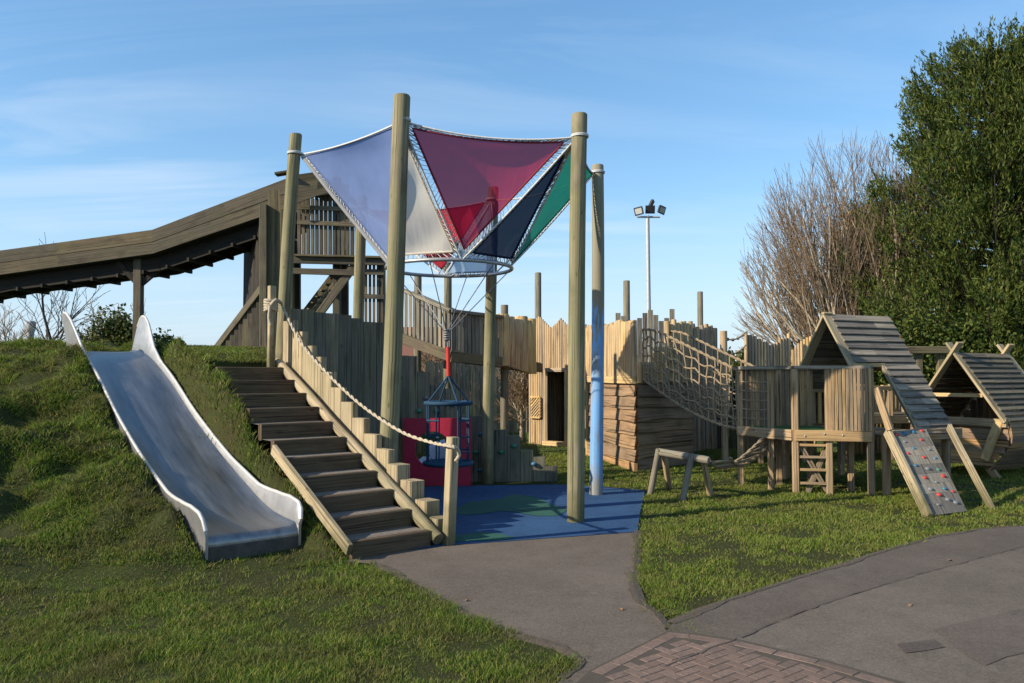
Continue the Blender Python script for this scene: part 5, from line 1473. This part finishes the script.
def quads_cloud(name, C, D, Wd, L, mat, parent=None):
    """leaf faces: centre C, direction D, width Wd, length L"""
    n = len(C)
    r = RNG.normal(size=(n, 3)); S = np.cross(D, r); S /= np.linalg.norm(S, axis=1)[:, None] + 1e-9
    a = C - D * L[:, None] / 2; b = C + D * L[:, None] / 2
    m1 = C - D * L[:, None] * .1
    vs = np.stack([a, m1 + S * Wd[:, None] / 2, b, m1 - S * Wd[:, None] / 2], 1).reshape(-1, 3)
    f = np.arange(n * 4).reshape(-1, 4)
    if parent: vs = vs - np.array(parent_loc(parent))
    o = np_mesh(name, vs, f, mat)
    if parent: o.parent = parent
    return o
def conifer(label, base, hgt, rad, nb_, seed, group, leaf=(.034, .16), shape=1.0, lo=.02, leafn=17):
    rg = np.random.default_rng(seed)
    root = thing('conifer_tree', label, 'tree', base, group)
    mb = MB(); mb.tube([V(base) + V((0, 0, -.1)), V(base) + V((.1, 0, hgt * .5)), V(base) + V((0, 0, hgt * .97))], [rad * .09, rad * .055, .02], 8); mb.build('trunk', M['darkbark'], root)
    limbs = MB(); Cs = []; Ds = []
    for i in range(nb_):
        core = i % 4 == 3
        h = hgt * (lo + (1 - lo) * ((i + rg.random()) / nb_)**1.05); t = min(.999, h / hgt)
        a = i * 2.39996 + rg.normal() * .35
        env_ = rad * (1 - t)**(.62 * shape) * (1.0 if t > .12 else .8 + 1.6 * t)
        env_ *= 1 + .13 * math.sin(a * 3 + h * 1.1 + seed) + .08 * math.sin(a * 5 - h * 2.3)
        R = env_ * (rg.uniform(.25, .6) if core else rg.uniform(.72, 1.14)) + .1
        rise = R * rg.uniform(.30, .62) + .3
        st = np.array([base[0], base[1], base[2] + max(.1, h - rise * .7)])
        ca, sa = math.cos(a), math.sin(a); lat = np.array([-sa, ca, 0])
        md_ = st + np.array([ca * R * .6, sa * R * .6, rise * .2]); en = np.array([base[0] + ca * R, base[1] + sa * R, base[2] + h + rise * .5])
        limbs.tube([V(st), V(md_ * .7 + st * .3), V(md_), V(en * .8 + md_ * .2)], [.05, .045, .03, .012], 4, cap=False)
        ns = int((20 if core else 46) * (.35 + .65 * R / rad))
        for q in range(ns):
            u = 1 - .62 * rg.random()**1.5
            c0 = (1 - u)**2 * st + 2 * u * (1 - u) * md_ + u * u * en
            tng = 2 * (1 - u) * (md_ - st) + 2 * u * (en - md_); tng /= np.linalg.norm(tng) + 1e-9
            k_ = rg.normal(); wid = .52 * (1.25 - u) + .10
            c0 = c0 + lat * k_ * wid + np.array([0, 0, rg.normal() * .13 - .05])
            ax = tng * .75 + lat * k_ * .35 + np.array([0, 0, .28 + .35 * rg.random()]) + rg.normal(size=3) * .15; ax /= np.linalg.norm(ax)
            Ls = rg.uniform(.25, .62); m = leafn
            v_ = rg.random(m)
            wd = .075 * (1 - v_ * .8)
            p = c0 + ax * (v_ * Ls)[:, None] + rg.normal(size=(m, 3)) * wd[:, None]
            d = ax + rg.normal(size=(m, 3)) * .38; d /= np.linalg.norm(d, axis=1)[:, None]
            Cs.append(p); Ds.append(d)
    C = np.concatenate(Cs); D = np.concatenate(Ds); n = len(C)
    ok = C[:, 2] > .15; C = C[ok]; D = D[ok]; n = len(C)
    limbs.build('limb', M['darkbark'], root)
    quads_cloud('crown', C, D, rg.uniform(leaf[0] * .6, leaf[0] * 1.4, n), rg.uniform(leaf[1] * .5, leaf[1] * 1.3, n), M['conifer'], root)
    print('conifer', n)
GR = 'conifers beyond the playhouses'
conifer('tall dense dark conifer at the right edge of the picture', (13.9, 22.5, 0), 10.7, 4.1, 520, 1, GR, shape=.60)
conifer('lower conifer behind the bare multi stemmed tree', (12.2, 27.5, 0), 7.2, 1.9, 120, 5, GR, shape=.8)
conifer('conifer partly outside the right edge behind the hut', (18.8, 25, 0), 12.2, 4.2, 300, 3, GR, shape=.7)

def grow(mb, p, d, L, r, depth, rg, spread, upb, maxd, kids, tw=None, nseg=4, minr=.004, taper=.55, env=None):
    pts = [V(p)]; q = V(p); dd = V(d)
    for i in range(nseg):
        dd = (dd + V((rg.gauss(0, .07), rg.gauss(0, .07), rg.gauss(0, .05) + upb))).normalized()
        q = q + dd * (L / nseg)
        if env and env(q) > 1 + rg.uniform(-.06, .10): break
        pts.append(q.copy())
    if len(pts) < 2: return
    nseg = len(pts) - 1
    rs = [max(minr, r * (1 - (1 - taper) * i / nseg)) for i in range(nseg + 1)]
    tgt = tw if (tw is not None and depth >= 2) else mb
    tgt.tube(pts, rs, 6 if r > .03 else (4 if r > .012 else 3), cap=False)
    if depth >= maxd: return
    n = kids[depth]
    for k in range(n):
        t = rg.uniform(.25, 1.0) if k else 1.0
        i = min(int(t * nseg), nseg - 1); pp = pts[i].lerp(pts[i + 1], t * nseg - i)
        ax = V((rg.gauss(0, 1), rg.gauss(0, 1), rg.gauss(0, .6))).normalized()
        nd = (dd + ax * spread * (.35 if k == 0 else 1)).normalized()
        grow(mb, pp, nd, L * rg.uniform(.45, .75), rs[i] * (.75 if k == 0 else .55), depth + 1, rg, spread, upb, maxd, kids, tw, max(2, nseg - 1), minr, taper, env)
# big pale multi-stemmed bare tree
rg = random.Random(4)
bt = thing('bare_multi_stem_tree', 'broad bare multi stemmed tree with pale stems and reddish twigs', 'tree', V((10.9, 25, 0)))
st_, tw_ = MB(), MB()
for i in range(62):
    a = rg.uniform(0, 2 * PI) if i < 44 else rg.uniform(PI * .7, PI * 1.35); tilt = .02 + .80 * rg.random()**.8
    d = V((math.cos(a) * tilt, math.sin(a) * tilt, 1)).normalized()
    b = V((10.9 + math.cos(a) * tilt * .8, 25 + math.sin(a) * tilt * .8, -.05))
    grow(st_, b, d, rg.uniform(4.0, 4.8) * (1 - .30 * tilt), rg.uniform(.055, .10), 0, rg, .34, .03, 4, [4, 4, 3, 3], tw_, 5, .0052, .55, lambda q: ((q.x - 10.5) / 3.55)**2 + ((q.y - 25) / 2.8)**2 + ((q.z - 3.7) / 5.7)**2)
print('bare tree faces', len(st_.f), len(tw_.f))
st_.build('stem', M['bark'], bt); tw_.build('twig', M['twig'], bt)
# left bare tree
def bare(label, base, hgt, seed, group=None, kids=(6, 5, 4, 3), r=.12, spread=.75, twig='twig', bark='darkbark', minr=.010):
    rg = random.Random(seed); root = thing('bare_tree', label, 'tree', V(base), group)
    a_, b_ = MB(), MB()
    grow(a_, V(base), V((0, 0, 1)), hgt * .55, r, 0, rg, spread, .03, 4, list(kids), b_, 5, minr)
    a_.build('trunk', M[bark], root); b_.build('twig', M[twig], root)
lx = at(46, 345, 34)
bare('leafless tree with upright trunk far left below the slide trough', (lx.x, 34, 0), 5.6, 21, 'bare trees beyond the mound', (7, 5, 4, 2), .13, .8, 'darkbark')
lx = at(4, 345, 36); bare('faint leafless tree at the left edge of the frame', (lx.x, 36, 0), 4.2, 9, 'bare trees beyond the mound', (6, 4, 4, 2), .08, .8)
lx = at(132, 345, 33); bare('leafless tree rising out of the evergreen shrub', (lx.x, 33, 0), 4.0, 5, 'bare trees beyond the mound', (8, 5, 4, 3), .09, .7)
lx = at(521, 430, 19.6); bare('small bare bush beside the fort gatehouse', (lx.x, 19.6, 0), 1.7, 14, None, (8, 6, 5, 3), .06, .8, 'thicket', 'bark', .007)
lx = at(480, 430, 25.5); bare('bare thicket tree behind the far fence', (lx.x, 25.5, 0), 2.0, 17, None, (9, 6, 5, 3), .07, .8, 'thicket', 'bark', .009)
lx = at(428, 430, 26); bare('twiggy reddish tree behind the stockade and far fence', (lx.x, 26, 0), 2.2, 31, None, (9, 6, 5, 3), .08, .8, 'twig', 'bark', .009)
def shrub(label, c, R, n, seed, mat='ivy', leaf=.13, group=None):
    rg_ = np.random.default_rng(seed); root = thing('evergreen_shrub', label, 'shrub', V((c[0], c[1], 0)), group)
    cl = []
    for i in range(26):
        v_ = rg_.normal(size=3); v_ /= np.linalg.norm(v_); v_[2] = abs(v_[2]) * 1.0 - .1
        cl.append(np.array(c) + v_ * np.array(R) * rg_.uniform(.45, .95))
    C = np.concatenate([q + rg_.normal(size=(n // 26, 3)) * np.array(R) * .17 for q in cl]); m = len(C)
    ok = C[:, 2] > .1; C = C[ok]; m = len(C)
    D = rg_.normal(size=(m, 3)); D /= np.linalg.norm(D, axis=1)[:, None]
    quads_cloud('crown', C, D, rg_.uniform(leaf * .5, leaf, m), rg_.uniform(leaf * .8, leaf * 1.5, m), M[mat], root)
    mb = MB()
    for q in cl[:10]: mb.tube([V((c[0], c[1], 0)), V(q)], [.05, .015], 4)
    mb.build('stem', M['darkbark'], root)
c = at(118, 338, 31); shrub('rounded yellow green evergreen shrub behind the top of the slide', (c.x, 31, 2.2), (1.45, 1.2, 1.75), 9000, 3, 'ivy', .13, 'shrubs beyond the mound')
c = at(158, 348, 31.5); shrub('low dark evergreen shrub right of the slide top', (c.x, 31.5, 1.8), (.95, .9, 1.4), 5000, 6, 'conifer', .13, 'shrubs beyond the mound')
c = at(965, 420, 19.5); shrub('dark evergreen undergrowth behind the small hut', (c.x, 20, 1.4), (3.2, 1.0, 1.9), 30000, 8, 'conifer', .09)
c = at(760, 420, 21); shrub('dim evergreen shrub behind the jagged palisade', (c.x, 21.5, .8), (2.6, 1.0, 1.2), 16000, 9, 'ivy', .09)
# hedge far behind closing the horizon
C = []; 
hx = RNG.uniform(-30, 40, 24000); hy = RNG.uniform(46, 50, 24000); hz = RNG.uniform(0, 1, 24000) * (2.2 + 1.6 * vnoise(hx * .35, hy * .1, 5))
C = np.stack([hx, hy, hz], -1); D = RNG.normal(size=(24000, 3)); D /= np.linalg.norm(D, axis=1)[:, None]
o = quads_cloud('hedge', C, D, RNG.uniform(.15, .35, 24000), RNG.uniform(.25, .6, 24000), M['ivy']); struct(o, 'stuff')

# fallen leaves on the asphalt
def leaf(px, py, label):
    p = gp(px, py, .012); mb = MB(); a = random.random() * 6; r = random.uniform(.014, .022)
    pts = []
    for k in range(9):
        th = 2 * PI * k / 9; rr = r * (1 + .35 * math.cos(th)) * (.75 if k % 2 else 1.1)
        pts.append(p + V((math.cos(th + a) * rr, math.sin(th + a) * rr * .7, .006 * math.sin(th * 2))))
    mb.prism(pts, (0, 0, .002)); tag(mb.build('fallen_leaf', M['leafdry'], loc=p), label, 'leaf', 'dry leaves on the asphalt')
for px, py, lab in ((910, 605, 'dry leaf on the grey road near the right edge seam'), (622, 609, 'dry leaf at the edge of the lawn on the pinkish path'), (467, 600, 'dark dry leaf in the middle of the pinkish path'), (950, 560, 'dry leaf on the road below the climbing ramp')):
    leaf(px, py, lab)

# ------------------------------------------------------------------ light, sky, camera
AZ_ = math.radians(24); EL = math.radians(28)
sd = V((-math.cos(AZ_) * math.cos(EL), -math.sin(AZ_) * math.cos(EL), math.sin(EL)))
sl = bpy.data.lights.new('sun', 'SUN'); sl.energy = 5.0; sl.angle = math.radians(.5); sl.color = (1.0, .89, .72)
so = bpy.data.objects.new('sun', sl); COL.objects.link(so); so.rotation_euler = (-sd).to_track_quat('-Z', 'Y').to_euler(); so.location = (-20, -10, 20)
w = bpy.data.worlds.new('World'); SC.world = w; w.use_nodes = True
nt = w.node_tree; nt.nodes.clear(); n = N(nt)
sky = n('TexSky', sky_type='NISHITA', sun_disc=False, sun_elevation=EL, sun_rotation=math.atan2(sd.x, sd.y), air_density=1.0, dust_density=.15, ozone_density=2.5, altitude=0)
gen = n('TexCoord').outputs['Generated']
# cirrus: project direction onto a high flat layer
sx = n('SeparateXYZ', {0: gen})
zz_ = n.math('MAXIMUM', n.math('ADD', sx.outputs[2], .12), .05)
cvx = n.math('DIVIDE', sx.outputs[0], zz_); cvy = n.math('DIVIDE', sx.outputs[1], zz_)
cv = n('CombineXYZ', {0: cvx, 1: cvy, 2: 0.0}).outputs[0]
mp = n('Mapping', {'Vector': cv, 'Rotation': (0, 0, .5), 'Scale': (.42, 1.9, 1), 'Location': (2.3, .7, 0)}).outputs[0]
c1 = n('TexNoise', {'Vector': mp, 'Scale': 1.1, 'Detail': 9.0, 'Roughness': .58, 'Distortion': .9}).outputs[0]
c2 = n('TexNoise', {'Vector': cv, 'Scale': .45, 'Detail': 3.0}).outputs[0]
cf = n.math('MULTIPLY', n.ramp(c1, [(.45, 0.0), (.72, 1.0)]), n.ramp(c2, [(.40, .10), (.60, 1.0)]))
cf = n.math('MULTIPLY', n.math('MULTIPLY', cf, .60), n.ramp(n.math('MULTIPLY', n.math('ADD', sx.outputs[0], .6), .8), [(.35, 1.0), (.62, .35)]))
sk = n('Gamma', {'Color': sky.outputs[0], 'Gamma': .72}).outputs[0]
sk = n('HueSaturation', {'Saturation': 1.36, 'Value': 2.0, 'Hue': .5, 'Color': sk}).outputs[0]
hz_ = n.ramp(sx.outputs[2], [(.0, .85), (.22, 0.0)])
sk = n.mixc(hz_, sk, (3.3, 4.4, 5.9))
col = n.mixc(cf, sk, (6.0, 6.5, 7.2))
bg = n('Background', {'Color': col, 'Strength': .107}).outputs[0]
out = nt.nodes.new('ShaderNodeOutputWorld'); nt.links.new(bg, out.inputs[0])

cam = bpy.data.cameras.new('camera'); cam.sensor_width = 36; cam.lens = F * 36 / 1024; cam.clip_end = 6000; cam.clip_start = .05
co = bpy.data.objects.new('camera', cam); COL.objects.link(co); co.location = (0, 0, EYE); co.rotation_euler = (PI / 2 + PITCH, 0, 0); SC.camera = co
SC.view_settings.view_transform = 'Standard'; SC.view_settings.look = 'None'; SC.view_settings.exposure = .55; SC.view_settings.gamma = 1
SC.cycles.max_bounces = 6; SC.cycles.transparent_max_bounces = 8
